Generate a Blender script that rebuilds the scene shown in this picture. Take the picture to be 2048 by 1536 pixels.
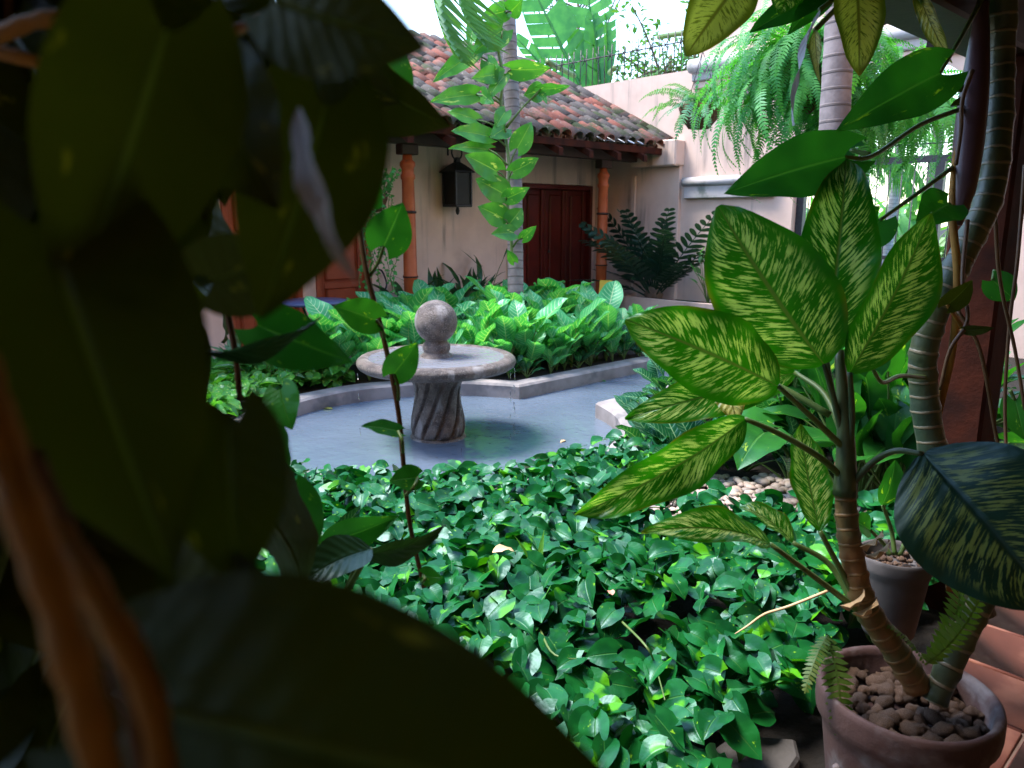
import bpy, math, random
import numpy as np
from mathutils import Vector, Matrix, noise as mnoise

scene = bpy.context.scene
for _o in list(bpy.data.objects):
    bpy.data.objects.remove(_o)
col = scene.collection
R = math.radians
rng = random.Random(7)

# ------------------------------------------------------------------ camera
CAM = Vector((0, 0, 1.55)); PITCH = R(12); FPX = 1547.0
cam_data = bpy.data.cameras.new('camera')
cam = bpy.data.objects.new('camera', cam_data); col.objects.link(cam)
cam.location = CAM; cam.rotation_euler = (math.pi / 2 - PITCH, 0, 0)
cam_data.sensor_width = 36; cam_data.lens = FPX / 2048 * 36
cam_data.clip_start = 0.02; cam_data.clip_end = 500
cam_data.dof.use_dof = True; cam_data.dof.focus_distance = 3.1; cam_data.dof.aperture_fstop = 6.3
scene.camera = cam

# ------------------------------------------------------------------ light
SUN_EL, SUN_AZ = R(64), R(285)       # azimuth clockwise from +Y
world = bpy.data.worlds.new('World'); scene.world = world; world.use_nodes = True
wn = world.node_tree.nodes; wl = world.node_tree.links
sky = wn.new('ShaderNodeTexSky'); sky.sky_type = 'NISHITA'; sky.sun_disc = False
sky.sun_elevation = SUN_EL; sky.sun_rotation = SUN_AZ
sky.air_density = 1.2; sky.dust_density = .5; sky.ozone_density = 2.0
wl.new(sky.outputs[0], wn['Background'].inputs[0]); wn['Background'].inputs[1].default_value = 0.12
sd = bpy.data.lights.new('sun', 'SUN'); sd.energy = 1.5; sd.angle = R(22); sd.color = (1, .93, .84)
sun = bpy.data.objects.new('sun', sd); col.objects.link(sun)
sdir = Vector((math.sin(SUN_AZ) * math.cos(SUN_EL), math.cos(SUN_AZ) * math.cos(SUN_EL), math.sin(SUN_EL)))
sun.rotation_euler = sdir.to_track_quat('Z', 'Y').to_euler()
vs = scene.view_settings
vs.view_transform = 'Standard'; vs.look = 'None'; vs.exposure = 2.7; vs.gamma = 1; vs.use_curve_mapping = False
scene.cycles.max_bounces = 7; scene.cycles.diffuse_bounces = 2; scene.cycles.transmission_bounces = 6
scene.cycles.use_denoising = True
scene.cycles.sample_clamp_indirect = 6

# ------------------------------------------------------------------ helpers
cP, sP = math.cos(PITCH), math.sin(PITCH)
def PX(u, v, d):
    """world point seen at photograph pixel u, v at distance d along the view axis"""
    a = (u - 1024) / FPX * d; b = -(v - 768) / FPX * d
    return Vector((a, d * cP + b * sP, CAM.z - d * sP + b * cP))
def GP(u, v, z=0.0):
    b = -(v - 768) / FPX
    return PX(u, v, (z - CAM.z) / (b * cP - sP))

def empty(name, loc=(0, 0, 0), rz=0, label=None, cat=None, group=None, parent=None):
    o = bpy.data.objects.new(name, None); col.objects.link(o)
    o.location = loc; o.rotation_euler = (0, 0, rz); o.empty_display_size = .1
    tag(o, label, cat, group)
    if parent: o.parent = parent
    return o
def tag(o, label=None, cat=None, group=None, kind=None):
    if label: o['label'] = label
    if cat: o['category'] = cat
    if group: o['group'] = group
    if kind: o['kind'] = kind
    return o

class MB:
    def __init__(s): s.v = []; s.f = []; s.uv = []; s.mi = []; s.n = 0
    def add(s, V, F, UV=None, mat=0, M=None):
        V = np.asarray(V, float)
        if M is not None:
            A = np.array(M); V = V @ A[:3, :3].T + A[:3, 3]
        s.v.append(V); s.f.extend([tuple(i + s.n for i in f) for f in F]); s.mi.extend([mat] * len(F))
        s.uv.append(np.zeros((len(V), 2)) if UV is None else np.asarray(UV, float)); s.n += len(V)
        return s
    def mesh(s, name, mats, smooth=True):
        me = bpy.data.meshes.new(name)
        V = np.concatenate(s.v); UV = np.concatenate(s.uv)
        me.from_pydata(V.tolist(), [], s.f)
        if not isinstance(mats, (list, tuple)): mats = [mats]
        for m in mats: me.materials.append(m)
        me.polygons.foreach_set('material_index', s.mi)
        me.polygons.foreach_set('use_smooth', [smooth] * len(s.f))
        ul = me.uv_layers.new(name='UVMap')
        li = np.zeros(len(me.loops), int); me.loops.foreach_get('vertex_index', li)
        ul.data.foreach_set('uv', UV[li].ravel())
        me.update()
        return me
    def build(s, name, mats, parent=None, smooth=True):
        return link(name, s.mesh(name, mats, smooth), parent)
def link(name, me, parent=None, M=None):
    o = bpy.data.objects.new(name, me); col.objects.link(o)
    if parent: o.parent = parent
    if M is not None: o.matrix_local = M if not parent or True else M
    return o

def box(x0, x1, y0, y1, z0, z1):
    V = [(x, y, z) for z in (z0, z1) for y in (y0, y1) for x in (x0, x1)]
    F = [(0, 2, 3, 1), (4, 5, 7, 6), (0, 1, 5, 4), (2, 6, 7, 3), (0, 4, 6, 2), (1, 3, 7, 5)]
    return V, F
def bbox(x0, x1, y0, y1, z0, z1, b=.01):
    """box with chamfered edges (24 vertices)"""
    c = [(x0, x1), (y0, y1), (z0, z1)]
    V = []; idx = {}
    for sx in (0, 1):
        for sy in (0, 1):
            for sz in (0, 1):
                for ax in range(3):
                    p = []
                    for k, s in enumerate((sx, sy, sz)):
                        q = c[k][s]
                        if k != ax: q += b if s == 0 else -b
                        p.append(q)
                    idx[(sx, sy, sz, ax)] = len(V); V.append(p)
    F = []
    def g(s, ax): return idx[(s[0], s[1], s[2], ax)]
    for ax in range(3):
        o1, o2 = [k for k in range(3) if k != ax]
        for s in (0, 1):
            f = []
            for a_, b_ in ((0, 0), (1, 0), (1, 1), (0, 1)):
                t = [0, 0, 0]; t[ax] = s; t[o1] = a_; t[o2] = b_; f.append(g(t, ax))
            F.append(tuple(f))
        for a_ in (0, 1):
            for b_ in (0, 1):
                t0 = [0, 0, 0]; t1 = [0, 0, 0]; t0[ax] = 0; t1[ax] = 1
                for t in (t0, t1): t[o1] = a_; t[o2] = b_
                F.append((g(t0, o1), g(t1, o1), g(t1, o2), g(t0, o2)))
    for sx in (0, 1):
        for sy in (0, 1):
            for sz in (0, 1):
                F.append(tuple(idx[(sx, sy, sz, a)] for a in range(3)))
    return V, F
def lathe(prof, n=32, rfun=None):
    V = []; F = []; UV = []
    for i, (r, z) in enumerate(prof):
        for k in range(n):
            a = 2 * math.pi * k / n
            rr = r if rfun is None else rfun(r, z, a)
            V.append((rr * math.cos(a), rr * math.sin(a), z)); UV.append((k / n, z))
    for i in range(len(prof) - 1):
        for k in range(n):
            k2 = (k + 1) % n
            F.append((i * n + k, i * n + k2, (i + 1) * n + k2, (i + 1) * n + k))
    return V, F, UV
def tube(pts, rad, n=6, cap=True):
    pts = [Vector(p) for p in pts]; m = len(pts)
    if not isinstance(rad, (list, tuple)): rad = [rad] * m
    V = []; F = []; UV = []
    T = [(pts[min(i + 1, m - 1)] - pts[max(i - 1, 0)]).normalized() for i in range(m)]
    ref = Vector((0, 0, 1)) if abs(T[0].z) < .9 else Vector((1, 0, 0))
    N = T[0].cross(ref).normalized(); acc = 0
    for i in range(m):
        N = (N - T[i] * N.dot(T[i])).normalized(); B = T[i].cross(N)
        if i: acc += (pts[i] - pts[i - 1]).length
        for k in range(n):
            a = 2 * math.pi * k / n
            V.append(pts[i] + (N * math.cos(a) + B * math.sin(a)) * rad[i]); UV.append((k / n, acc))
    for i in range(m - 1):
        for k in range(n):
            k2 = (k + 1) % n
            F.append((i * n + k, i * n + k2, (i + 1) * n + k2, (i + 1) * n + k))
    if cap:
        F.append(tuple(range(n - 1, -1, -1))); F.append(tuple((m - 1) * n + k for k in range(n)))
    return [tuple(p) for p in V], F, UV
def spline(pts, sub=6):
    """Catmull-Rom through points"""
    P = [Vector(p) for p in pts]; P = [P[0] * 2 - P[1]] + P + [P[-1] * 2 - P[-2]]
    out = []
    for i in range(1, len(P) - 2):
        a, b, c, d = P[i - 1:i + 3]
        for k in range(sub):
            t = k / sub
            out.append(.5 * ((2 * b) + (c - a) * t + (2 * a - 5 * b + 4 * c - d) * t * t + (3 * b - a - 3 * c + d) * t ** 3))
    out.append(P[-2]); return out
def lerp_list(a, n):
    xs = np.linspace(0, 1, len(a)); return list(np.interp(np.linspace(0, 1, n), xs, a))

def leaf_arr(L, W, kind='heart', fold=.25, droop=.5, wave=.02, nl=10, nw=6, seed=0, twist=0.0, curl=0.0, chord=False):
    """blade from base (origin) along +X, upper side +Z. UV: u along, v across"""
    r = random.Random(seed); ph = r.uniform(0, 6.28); fq = r.uniform(5, 9)
    V = []; UV = []; F = []
    x = z = 0.0; ds = L / nl
    for i in range(nl + 1):
        t = i / nl
        if i:
            th = droop * ((t - .5 / nl) ** 1.3) - droop * .25
            x += ds * math.cos(th); z -= ds * math.sin(th)
        if kind == 'heart':   w = max(.004, (math.sin(math.pi * min(1, (t * .97 + .03)) ** .62)) ** .85) * (1 - .25 * max(0, t - .75) / .25 * .6)
        elif kind == 'oval':  w = max(.004, math.sin(math.pi * (t * .985 + .01) ** .88) ** .72)
        elif kind == 'lance': w = max(.004, math.sin(math.pi * (t * .985 + .01) ** .7) ** 1.15)
        elif kind == 'blade': w = max(.01, min(1, t * 6 + .3)) * (1 - t ** 3) + .01
        elif kind == 'paddle': w = max(.01, math.sin(math.pi * (t * .97 + .02)) ** .4)
        th0 = droop * (t ** 1.3) - droop * .25
        nx, nz = math.sin(th0), math.cos(th0)
        for j in range(nw + 1):
            s = -1 + 2 * j / nw; a = abs(s)
            y = W / 2 * w * s
            up = fold * abs(y) - curl * y * y / max(W, 1e-6) * 2 + wave * L * a * a * math.sin(fq * t * 2 + ph + (1.3 if s > 0 else 0)) * min(1, 4 * t)
            xo = 0
            if kind == 'heart': xo = -.22 * L * a ** 2 * max(0, 1 - t * 2.2) ** 2
            tw = twist * t
            y2 = y * math.cos(tw) - up * math.sin(tw); up2 = y * math.sin(tw) + up * math.cos(tw)
            V.append((x + xo + nx * up2, y2, z + nz * up2)); UV.append((t, (s + 1) / 2))
    m = nw + 1
    for i in range(nl):
        for j in range(nw):
            F.append((i * m + j, (i + 1) * m + j, (i + 1) * m + j + 1, i * m + j + 1))
    V = np.array(V)
    if chord:
        c = np.array((x, 0, z)); ln = math.hypot(x, z); a = math.atan2(z, x)
        ca, sa = math.cos(-a), math.sin(-a)
        X = V[:, 0] * ca - V[:, 2] * sa; Z = V[:, 0] * sa + V[:, 2] * ca
        V = np.stack([X, V[:, 1], Z], 1); V[:, [0, 2]] *= L / ln
    return V, F, np.array(UV)

def frame(base, xdir, zhint):
    X = Vector(xdir).normalized(); Z = Vector(zhint); Z = (Z - X * Z.dot(X))
    if Z.length < 1e-4: Z = X.orthogonal()
    Z.normalize(); Y = Z.cross(X)
    M = Matrix((X, Y, Z)).transposed().to_4x4(); M.translation = Vector(base)
    return M
def sag(a, b, s=.1, n=6, side=Vector((0, 0, 0))):
    a, b = Vector(a), Vector(b); L = (b - a).length
    return [a.lerp(b, i / n) + (Vector((0, 0, s * L)) + side) * math.sin(math.pi * i / n) for i in range(n + 1)]

# ------------------------------------------------------------------ materials
def mat_new(name):
    m = bpy.data.materials.new(name); m.use_nodes = True
    nt = m.node_tree; return m, nt, nt.nodes['Principled BSDF'], nt.nodes['Material Output']
class NT:
    """small node-writing helper"""
    def __init__(s, nt): s.nt = nt
    def n(s, t, **kw):
        x = s.nt.nodes.new(t)
        for k, v in kw.items(): setattr(x, k, v)
        return x
    def l(s, a, b): s.nt.links.new(a, b)
    def math(s, op, a, b=None, c=None, clamp=False):
        x = s.n('ShaderNodeMath', operation=op); x.use_clamp = clamp
        for i, q in enumerate((a, b, c)):
            if q is None: continue
            if isinstance(q, (int, float)): x.inputs[i].default_value = q
            else: s.l(q, x.inputs[i])
        return x.outputs[0]
    def mix(s, f, a, b, mode='MIX'):
        x = s.n('ShaderNodeMix', data_type='RGBA', blend_type=mode)
        for i, q in ((0, f), (6, a), (7, b)):
            if isinstance(q, (int, float)): x.inputs[i].default_value = q
            elif isinstance(q, (tuple, list)): x.inputs[i].default_value = (*q[:3], 1)
            else: s.l(q, x.inputs[i])
        return x.outputs[2]
    def noise(s, vec, scale, detail=3, rough=.55):
        x = s.n('ShaderNodeTexNoise'); x.inputs['Scale'].default_value = scale; x.inputs['Detail'].default_value = detail
        x.inputs['Roughness'].default_value = rough
        if vec is not None: s.l(vec, x.inputs['Vector'])
        return x.outputs[0]
    def ramp(s, f, stops):
        x = s.n('ShaderNodeMapRange'); x.interpolation_type = 'SMOOTHSTEP'
        s.l(f, x.inputs[0]); x.inputs[1].default_value, x.inputs[2].default_value = stops
        return x.outputs[0]
    def bump(s, h, strength, dist, bsdf):
        x = s.n('ShaderNodeBump'); x.inputs['Strength'].default_value = strength; x.inputs['Distance'].default_value = dist
        s.l(h, x.inputs['Height']); s.l(x.outputs[0], bsdf.inputs['Normal']); return x

def surf(name, c1, c2, scale=6, rough=.8, bump=.2, bdist=.01, c3=None, s3=1.5, t3=(.5, .65), coord='Object', metal=0, detail=5, spec=.4, rnd=0, bscale=None):
    m, nt, b, out = mat_new(name); h = NT(nt)
    tc = h.n('ShaderNodeTexCoord').outputs[coord] if coord != 'Position' else h.n('ShaderNodeNewGeometry').outputs['Position']
    n1 = h.noise(tc, scale, detail)
    c = h.mix(h.ramp(n1, (.3, .7)), c1, c2)
    if c3 is not None:
        c = h.mix(h.ramp(h.noise(tc, s3, 4, .6), t3), c, c3)
    if rnd:
        oi = h.n('ShaderNodeObjectInfo').outputs['Random']
        hs = h.n('ShaderNodeHueSaturation'); h.l(c, hs.inputs['Color'])
        h.l(h.math('MULTIPLY_ADD', oi, rnd * 2, 1 - rnd), hs.inputs['Value']); c = hs.outputs[0]
    h.l(c, b.inputs['Base Color'])
    b.inputs['Roughness'].default_value = rough; b.inputs['Metallic'].default_value = metal
    b.inputs['Specular IOR Level'].default_value = spec
    if bump: h.bump(h.noise(tc, bscale or scale * 5, 6, .65), bump, bdist, b)
    return m

def leaf_mat(name, base, alt, var, mode='plain', trans=.35, tcol=None, rough=.33, amount=.5, spec=.5, vein=None, edge=None, bumpv=.5, young=None, vscale=5.5, vrib=None):
    if vrib is None: vrib = .04 if mode == 'splash' else .4
    m, nt, b, out = mat_new(name); h = NT(nt)
    uv = h.n('ShaderNodeUVMap'); sp = h.n('ShaderNodeSeparateXYZ'); h.l(uv.outputs[0], sp.inputs[0])
    t, v = sp.outputs[0], sp.outputs[1]
    sgn = h.math('MULTIPLY_ADD', v, 2, -1); a = h.math('ABSOLUTE', sgn)
    q = h.math('MULTIPLY_ADD', a, -.22, t)                    # runs along the side veins
    pos = h.n('ShaderNodeNewGeometry').outputs['Position']
    rnd = h.n('ShaderNodeObjectInfo').outputs['Random']
    big = h.noise(pos, vscale, 2)
    c = h.mix(h.ramp(big, (.35, .65)), base, alt)
    if young is not None: c = h.mix(h.ramp(h.noise(pos, vscale * .8, 1), (.63, .68)), c, young)
    rr = h.math('MULTIPLY', rnd, 37.0)
    cx = h.n('ShaderNodeCombineXYZ')
    if mode == 'speckle':       # cream dashes laid along the side veins
        h.l(h.math('MULTIPLY', q, 66), cx.inputs[0]); h.l(h.math('MULTIPLY_ADD', sgn, 2.6, rr), cx.inputs[1]); h.l(rr, cx.inputs[2])
        n1 = h.noise(cx.outputs[0], 1.0, 4, .62)
        cx2 = h.n('ShaderNodeCombineXYZ'); h.l(h.math('MULTIPLY', t, 5), cx2.inputs[0]); h.l(h.math('MULTIPLY_ADD', sgn, 2.2, rr), cx2.inputs[1])
        n1 = h.math('MULTIPLY_ADD', h.noise(cx2.outputs[0], 1.0, 2), .3, h.math('ADD', n1, -.15))
        mask = h.ramp(n1, (1 - amount - .035, 1 - amount + .035))
        inner = h.math('MULTIPLY', h.ramp(a, (.9, .6)), h.ramp(a, (.02, .10)))
        inner = h.math('MULTIPLY', inner, h.math('MULTIPLY', h.ramp(t, (.02, .12)), h.ramp(t, (.99, .86))))
        mask = h.math('MULTIPLY', mask, inner)
    elif mode == 'splash':      # marbled streaks
        h.l(h.math('MULTIPLY', q, 3.2), cx.inputs[0]); h.l(h.math('MULTIPLY_ADD', sgn, 1.6, rr), cx.inputs[1])
        px = h.n('ShaderNodeVectorMath', operation='MULTIPLY_ADD'); h.l(pos, px.inputs[0]); px.inputs[1].default_value = (3, 3, 3); h.l(cx.outputs[0], px.inputs[2])
        n1 = h.noise(px.outputs[0], 1.3, 5, .6); mask = h.ramp(n1, (1 - amount, 1 - amount + .06))
    elif mode == 'vein':        # pale ribs
        w = h.math('SINE', h.math('MULTIPLY', h.math('MULTIPLY_ADD', h.math('POWER', a, 1.4), -.16, t), 6.2832 * 10))
        mask = h.math('MULTIPLY', h.ramp(w, (.72, 1.0)), h.ramp(a, (.96, .7)))
        mask = h.math('MULTIPLY', mask, h.math('MULTIPLY_ADD', h.noise(pos, 25, 2), .9, .1))
        mask = h.math('MULTIPLY', mask, amount * 2)
    else:
        mask = None
    if mask is not None: c = h.mix(mask, c, var)
    if vein is not None: c = h.mix(h.ramp(a, (.05, .02)), c, vein)
    if edge is not None:
        e = h.math('ADD', h.ramp(a, (.86, 1.0)), h.ramp(t, (.93, 1.0)), clamp=True)
        c = h.mix(h.math('MULTIPLY', e, h.ramp(h.noise(pos, 9, 2), (.45, .65))), c, edge)
    h.l(c, b.inputs['Base Color']); b.inputs['Roughness'].default_value = rough
    b.inputs['Specular IOR Level'].default_value = spec
    b.inputs['Specular Tint'].default_value = (.6, .88, 1, 1)  # bluish sky sheen put into the highlight colour of every leaf
    ribs = h.math('SINE', h.math('MULTIPLY', q, 6.2832 * 9))
    hh = h.math('ADD', h.math('MULTIPLY', ribs, vrib), h.math('MULTIPLY', h.ramp(a, (.0, .08)), 1.5))
    h.bump(h.math('ADD', hh, h.math('MULTIPLY', h.noise(pos, 60, 2), .8)), bumpv, .0025, b)
    tr = h.n('ShaderNodeBsdfTranslucent')
    tc = h.mix(1.0, c, tcol or (1.5, 1.7, .5), 'MULTIPLY'); h.l(tc, tr.inputs[0])
    mx = h.n('ShaderNodeMixShader'); mx.inputs[0].default_value = trans
    h.l(b.outputs[0], mx.inputs[1]); h.l(tr.outputs[0], mx.inputs[2]); h.l(mx.outputs[0], out.inputs[0])
    return m

M = {}
M['soil'] = surf('soil', (.006, .0045, .0035), (.014, .010, .007), 9, .95, .6, .02)
M['terrace'] = surf('terrace_paving', (.3, .27, .24), (.4, .37, .33), 3, .85, .2, .005)
M['lawn'] = surf('lawn', (.10, .2, .05), (.16, .28, .08), 4, .9, .5, .02)
M['coping'] = surf('coping_concrete', (.19, .17, .17), (.3, .27, .27), 4, .75, .35, .006, c3=(.11, .11, .12), s3=2.2, t3=(.5, .68), coord='Position')
M['pool_floor'] = surf('pool_floor', (.2, .26, .32), (.28, .34, .4), 3, .8, 0)
M['stucco'] = surf('cream_stucco', (.62, .45, .38), (.7, .52, .44), 2.5, .88, .25, .004, c3=(.46, .33, .28), s3=.9, t3=(.55, .8), coord='Position')
def streak(m):
    nt = m.node_tree; h = NT(nt); b = nt.nodes['Principled BSDF']; src = b.inputs['Base Color'].links[0].from_socket
    pos = h.n('ShaderNodeNewGeometry').outputs['Position']; mp = h.n('ShaderNodeMapping'); mp.inputs['Scale'].default_value = (5, 5, .35); h.l(pos, mp.inputs[0])
    f = h.math('MULTIPLY', h.ramp(h.noise(mp.outputs[0], 1, 5, .6), (.52, .7)), h.ramp(h.noise(pos, .8, 3), (.4, .6)))
    c = h.mix(h.math('MULTIPLY', f, .8), src, (.2, .17, .155)); h.l(c, b.inputs['Base Color'])
streak(M['stucco'])
M['stucco_trim'] = surf('stucco_trim', (.4, .38, .4), (.54, .5, .5), 3, .85, .3, .004, c3=(.2, .22, .2), s3=3, t3=(.5, .7), coord='Position')
M['ochre'] = surf('ochre_bounce_stucco', (.7, .3, .07), (.76, .36, .09), 2, .9, .2, .004)  # ochre chosen so the unseen wall bounces warm light
M['redwood'] = surf('red_wood', (.075, .008, .006), (.12, .013, .009), 3, .4, .15, .002, coord='Position')
M['orangewood'] = surf('orange_red_wood', (.26, .05, .02), (.34, .075, .03), 3, .5, .15, .002, coord='Position')
M['darkwood'] = surf('dark_wood', (.022, .010, .007), (.045, .02, .012), 5, .6, .4, .004)
M['postwood'] = surf('post_wood', (.022, .008, .006), (.07, .016, .008), 5, .85, .6, .006, spec=.12)
M['column'] = surf('terracotta_column', (.36, .075, .022), (.45, .11, .034), 6, .5, .25, .004, c3=(.22, .07, .035), s3=7, t3=(.62, .75))
M['iron'] = surf('black_iron', (.012, .012, .016), (.025, .025, .03), 20, .5, .1, .001, spec=.5)
M['bluemetal'] = surf('blue_grey_metal', (.05, .06, .13), (.07, .08, .16), 8, .35, .05, .001)
M['glass'] = surf('smoked_glass', (.012, .012, .012), (.02, .018, .016), 4, .45, 0, spec=.2)
M['pot'] = surf('clay_pot', (.05, .025, .024), (.08, .04, .036), 5, .75, .5, .006, c3=(.14, .115, .115), s3=6, t3=(.5, .66))
M['potgrey'] = surf('grey_pot', (.06, .052, .052), (.1, .088, .088), 6, .8, .3, .004)
M['saucer'] = surf('pink_clay', (.5, .22, .16), (.58, .28, .2), 6, .7, .2, .003)
M['floor'] = surf('terracotta_floor', (.16, .05, .034), (.23, .08, .055), 3, .6, .25, .004, rnd=.12, c3=(.3, .12, .08), s3=5)
M['grout'] = surf('grout', (.16, .1, .08), (.2, .13, .1), 20, .95, .3, .004)
M['slate'] = surf('grey_flagstone', (.035, .032, .03), (.07, .063, .06), 7, .85, .5, .008)
M['yellow'] = surf('yellow_plastic', (.75, .55, .05), (.8, .6, .06), 4, .4, 0)
M['zinc'] = surf('zinc', (.4, .42, .45), (.5, .52, .55), 10, .4, .1, .002, metal=.6)
M['bark'] = surf('bark', (.09, .06, .045), (.15, .11, .08), 8, .9, .7, .01)
M['vinestem'] = surf('brown_vine_stem', (.07, .03, .014), (.12, .055, .02), 9, .55, .4, .003)
M['lamplitstem'] = surf('brown_root_lamplit', (.2, .09, .012), (.36, .17, .025), 9, .7, .5, .003)  # golden lamplight put into the roots' own brown
M['greenstem'] = surf('green_stem', (.07, .13, .03), (.12, .18, .05), 8, .45, .15, .002)
M['palestem'] = surf('pale_stem', (.45, .4, .28), (.6, .52, .4), 10, .5, .1, .002)
M['darkpetiole'] = surf('dark_petiole', (.035, .06, .03), (.06, .09, .035), 12, .4, .1, .002)
M['sheath'] = surf('purple_sheath', (.06, .03, .04), (.09, .045, .055), 6, .35, .2, .003)
M['husk'] = surf('dry_husk', (.5, .32, .16), (.65, .45, .26), 8, .8, .3, .003)
M['coir'] = surf('coir_liner', (.07, .035, .02), (.14, .07, .035), 25, .95, .8, .01)

def ring_mat(name, c1, c2, ring, freq, rough=.7, warp=.25):
    m, nt, b, out = mat_new(name); h = NT(nt)
    uv = h.n('ShaderNodeUVMap'); sp = h.n('ShaderNodeSeparateXYZ'); h.l(uv.outputs[0], sp.inputs[0])
    pos = h.n('ShaderNodeNewGeometry').outputs['Position']
    n1 = h.noise(pos, 9, 5)
    w = h.math('SINE', h.math('MULTIPLY_ADD', sp.outputs[1], freq * 6.2832, h.math('MULTIPLY', n1, warp * 6)))
    k = h.ramp(w, (.75, .98))
    c = h.mix(h.ramp(n1, (.35, .65)), c1, c2); c = h.mix(k, c, ring)
    h.l(c, b.inputs['Base Color']); b.inputs['Roughness'].default_value = rough
    h.bump(h.math('ADD', k, h.math('MULTIPLY', h.noise(pos, 50, 4), .6)), .5, .006, b)
    return m
M['palm'] = ring_mat('palm_trunk', (.17, .145, .15), (.26, .22, .225), (.12, .1, .1), 11, .85, .1)
M['cane'] = ring_mat('ringed_cane', (.03, .05, .03), (.075, .085, .035), (.2, .16, .1), 21, .45, .6)
M['canebrown'] = ring_mat('ringed_brown_cane', (.09, .075, .025), (.22, .10, .035), (.26, .15, .06), 30, .55, .6)

def tile_mat():
    m, nt, b, out = mat_new('roof_tile_clay'); h = NT(nt)
    oi = h.n('ShaderNodeObjectInfo').outputs['Random']; pos = h.n('ShaderNodeNewGeometry').outputs['Position']
    c = h.mix(h.ramp(oi, (0, 1)), (.24, .07, .045), (.33, .15, .115))
    c = h.mix(h.ramp(h.math('ADD', h.noise(pos, 1.1, 3), h.math('MULTIPLY', oi, .25)), (.48, .64)), c, (.085, .07, .065))
    c = h.mix(h.ramp(h.noise(pos, 3.0, 5, .65), (.5, .63)), c, (.035, .05, .016))
    c = h.mix(h.ramp(h.noise(pos, 14, 3), (.62, .75)), c, (.25, .22, .2))
    h.l(c, b.inputs['Base Color']); b.inputs['Roughness'].default_value = .85
    h.bump(h.noise(pos, 40, 5), .6, .008, b); return m
M['tile'] = tile_mat()
def stone_mat():
    m, nt, b, out = mat_new('fountain_stone'); h = NT(nt)
    tc = h.n('ShaderNodeTexCoord').outputs['Object']
    c = h.mix(h.ramp(h.noise(tc, 11, 8, .7), (.36, .62)), (.06, .046, .042), (.17, .135, .118))
    c = h.mix(h.ramp(h.noise(tc, 110, 2), (.56, .68)), c, (.27, .23, .21))
    mp = h.n('ShaderNodeMapping'); mp.inputs['Scale'].default_value = (9, 9, 2.5); h.l(tc, mp.inputs[0])
    st = h.ramp(h.noise(mp.outputs[0], 1.0, 4), (.56, .68))
    c = h.mix(h.math('MULTIPLY', st, .6), c, (.4, .38, .38))
    h.l(c, b.inputs['Base Color'])
    h.l(h.math('MULTIPLY_ADD', h.noise(tc, 7, 4), .6, .08), b.inputs['Roughness'])
    h.bump(h.noise(tc, 38, 8, .75), 1.0, .022, b); return m
M['stone'] = stone_mat()
def water_mat(name, c1, c2, rip, rough=.06):
    m, nt, b, out = mat_new(name); h = NT(nt)
    pos = h.n('ShaderNodeNewGeometry').outputs['Position']
    c = h.mix(h.ramp(h.noise(pos, .9, 4, .6), (.35, .65)), c1, c2)
    h.l(c, b.inputs['Base Color']); b.inputs['Roughness'].default_value = rough; b.inputs['IOR'].default_value = 1.33
    b.inputs['Specular IOR Level'].default_value = .6
    n = h.math('ADD', h.noise(pos, 5, 3), h.math('MULTIPLY', h.noise(pos, 19, 2), .3))
    h.bump(n, rip, .03, b); return m
M['water'] = water_mat('pond_water', (.088, .12, .168), (.105, .138, .188), .35, .04)
M['bowlwater'] = water_mat('bowl_water', (.16, .17, .2), (.2, .21, .24), .4)
M['poolwater'] = water_mat('pool_water', (.03, .35, .45), (.05, .45, .52), .3)
def drop_mat():
    m, nt, b, out = mat_new('falling_water'); b.inputs['Transmission Weight'].default_value = 1
    b.inputs['IOR'].default_value = 1.33; b.inputs['Roughness'].default_value = .05; return m
M['drop'] = drop_mat()
def pebble_mat():
    m, nt, b, out = mat_new('river_pebble'); h = NT(nt)
    oi = h.n('ShaderNodeObjectInfo').outputs['Random']; pos = h.n('ShaderNodeNewGeometry').outputs['Position']
    cr = h.n('ShaderNodeValToRGB'); e = cr.color_ramp.elements
    e[0].position = 0; e[0].color = (.42, .3, .25, 1); e[1].position = 1; e[1].color = (.58, .48, .42, 1)
    for p, c in ((.25, (.5, .38, .33, 1)), (.45, (.36, .25, .2, 1)), (.6, (.22, .2, .2, 1)), (.75, (.55, .42, .33, 1))):
        x = e.new(p); x.color = c
    h.l(h.math('FRACT', h.math('ADD', oi, h.noise(pos, 9, 0))), cr.inputs[0])
    c = h.mix(h.ramp(h.noise(pos, 30, 4), (.4, .7)), cr.outputs[0], (.3, .24, .21), 'MIX')
    c = h.mix(.6, cr.outputs[0], c); h.l(c, b.inputs['Base Color']); b.inputs['Roughness'].default_value = .65
    h.bump(h.noise(pos, 90, 4), .3, .003, b); return m
M['pebble'] = pebble_mat()
M['potstone'] = surf('pot_stone', (.09, .045, .028), (.24, .15, .10), 14, .9, .9, .008, rnd=.35, bscale=50)

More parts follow.
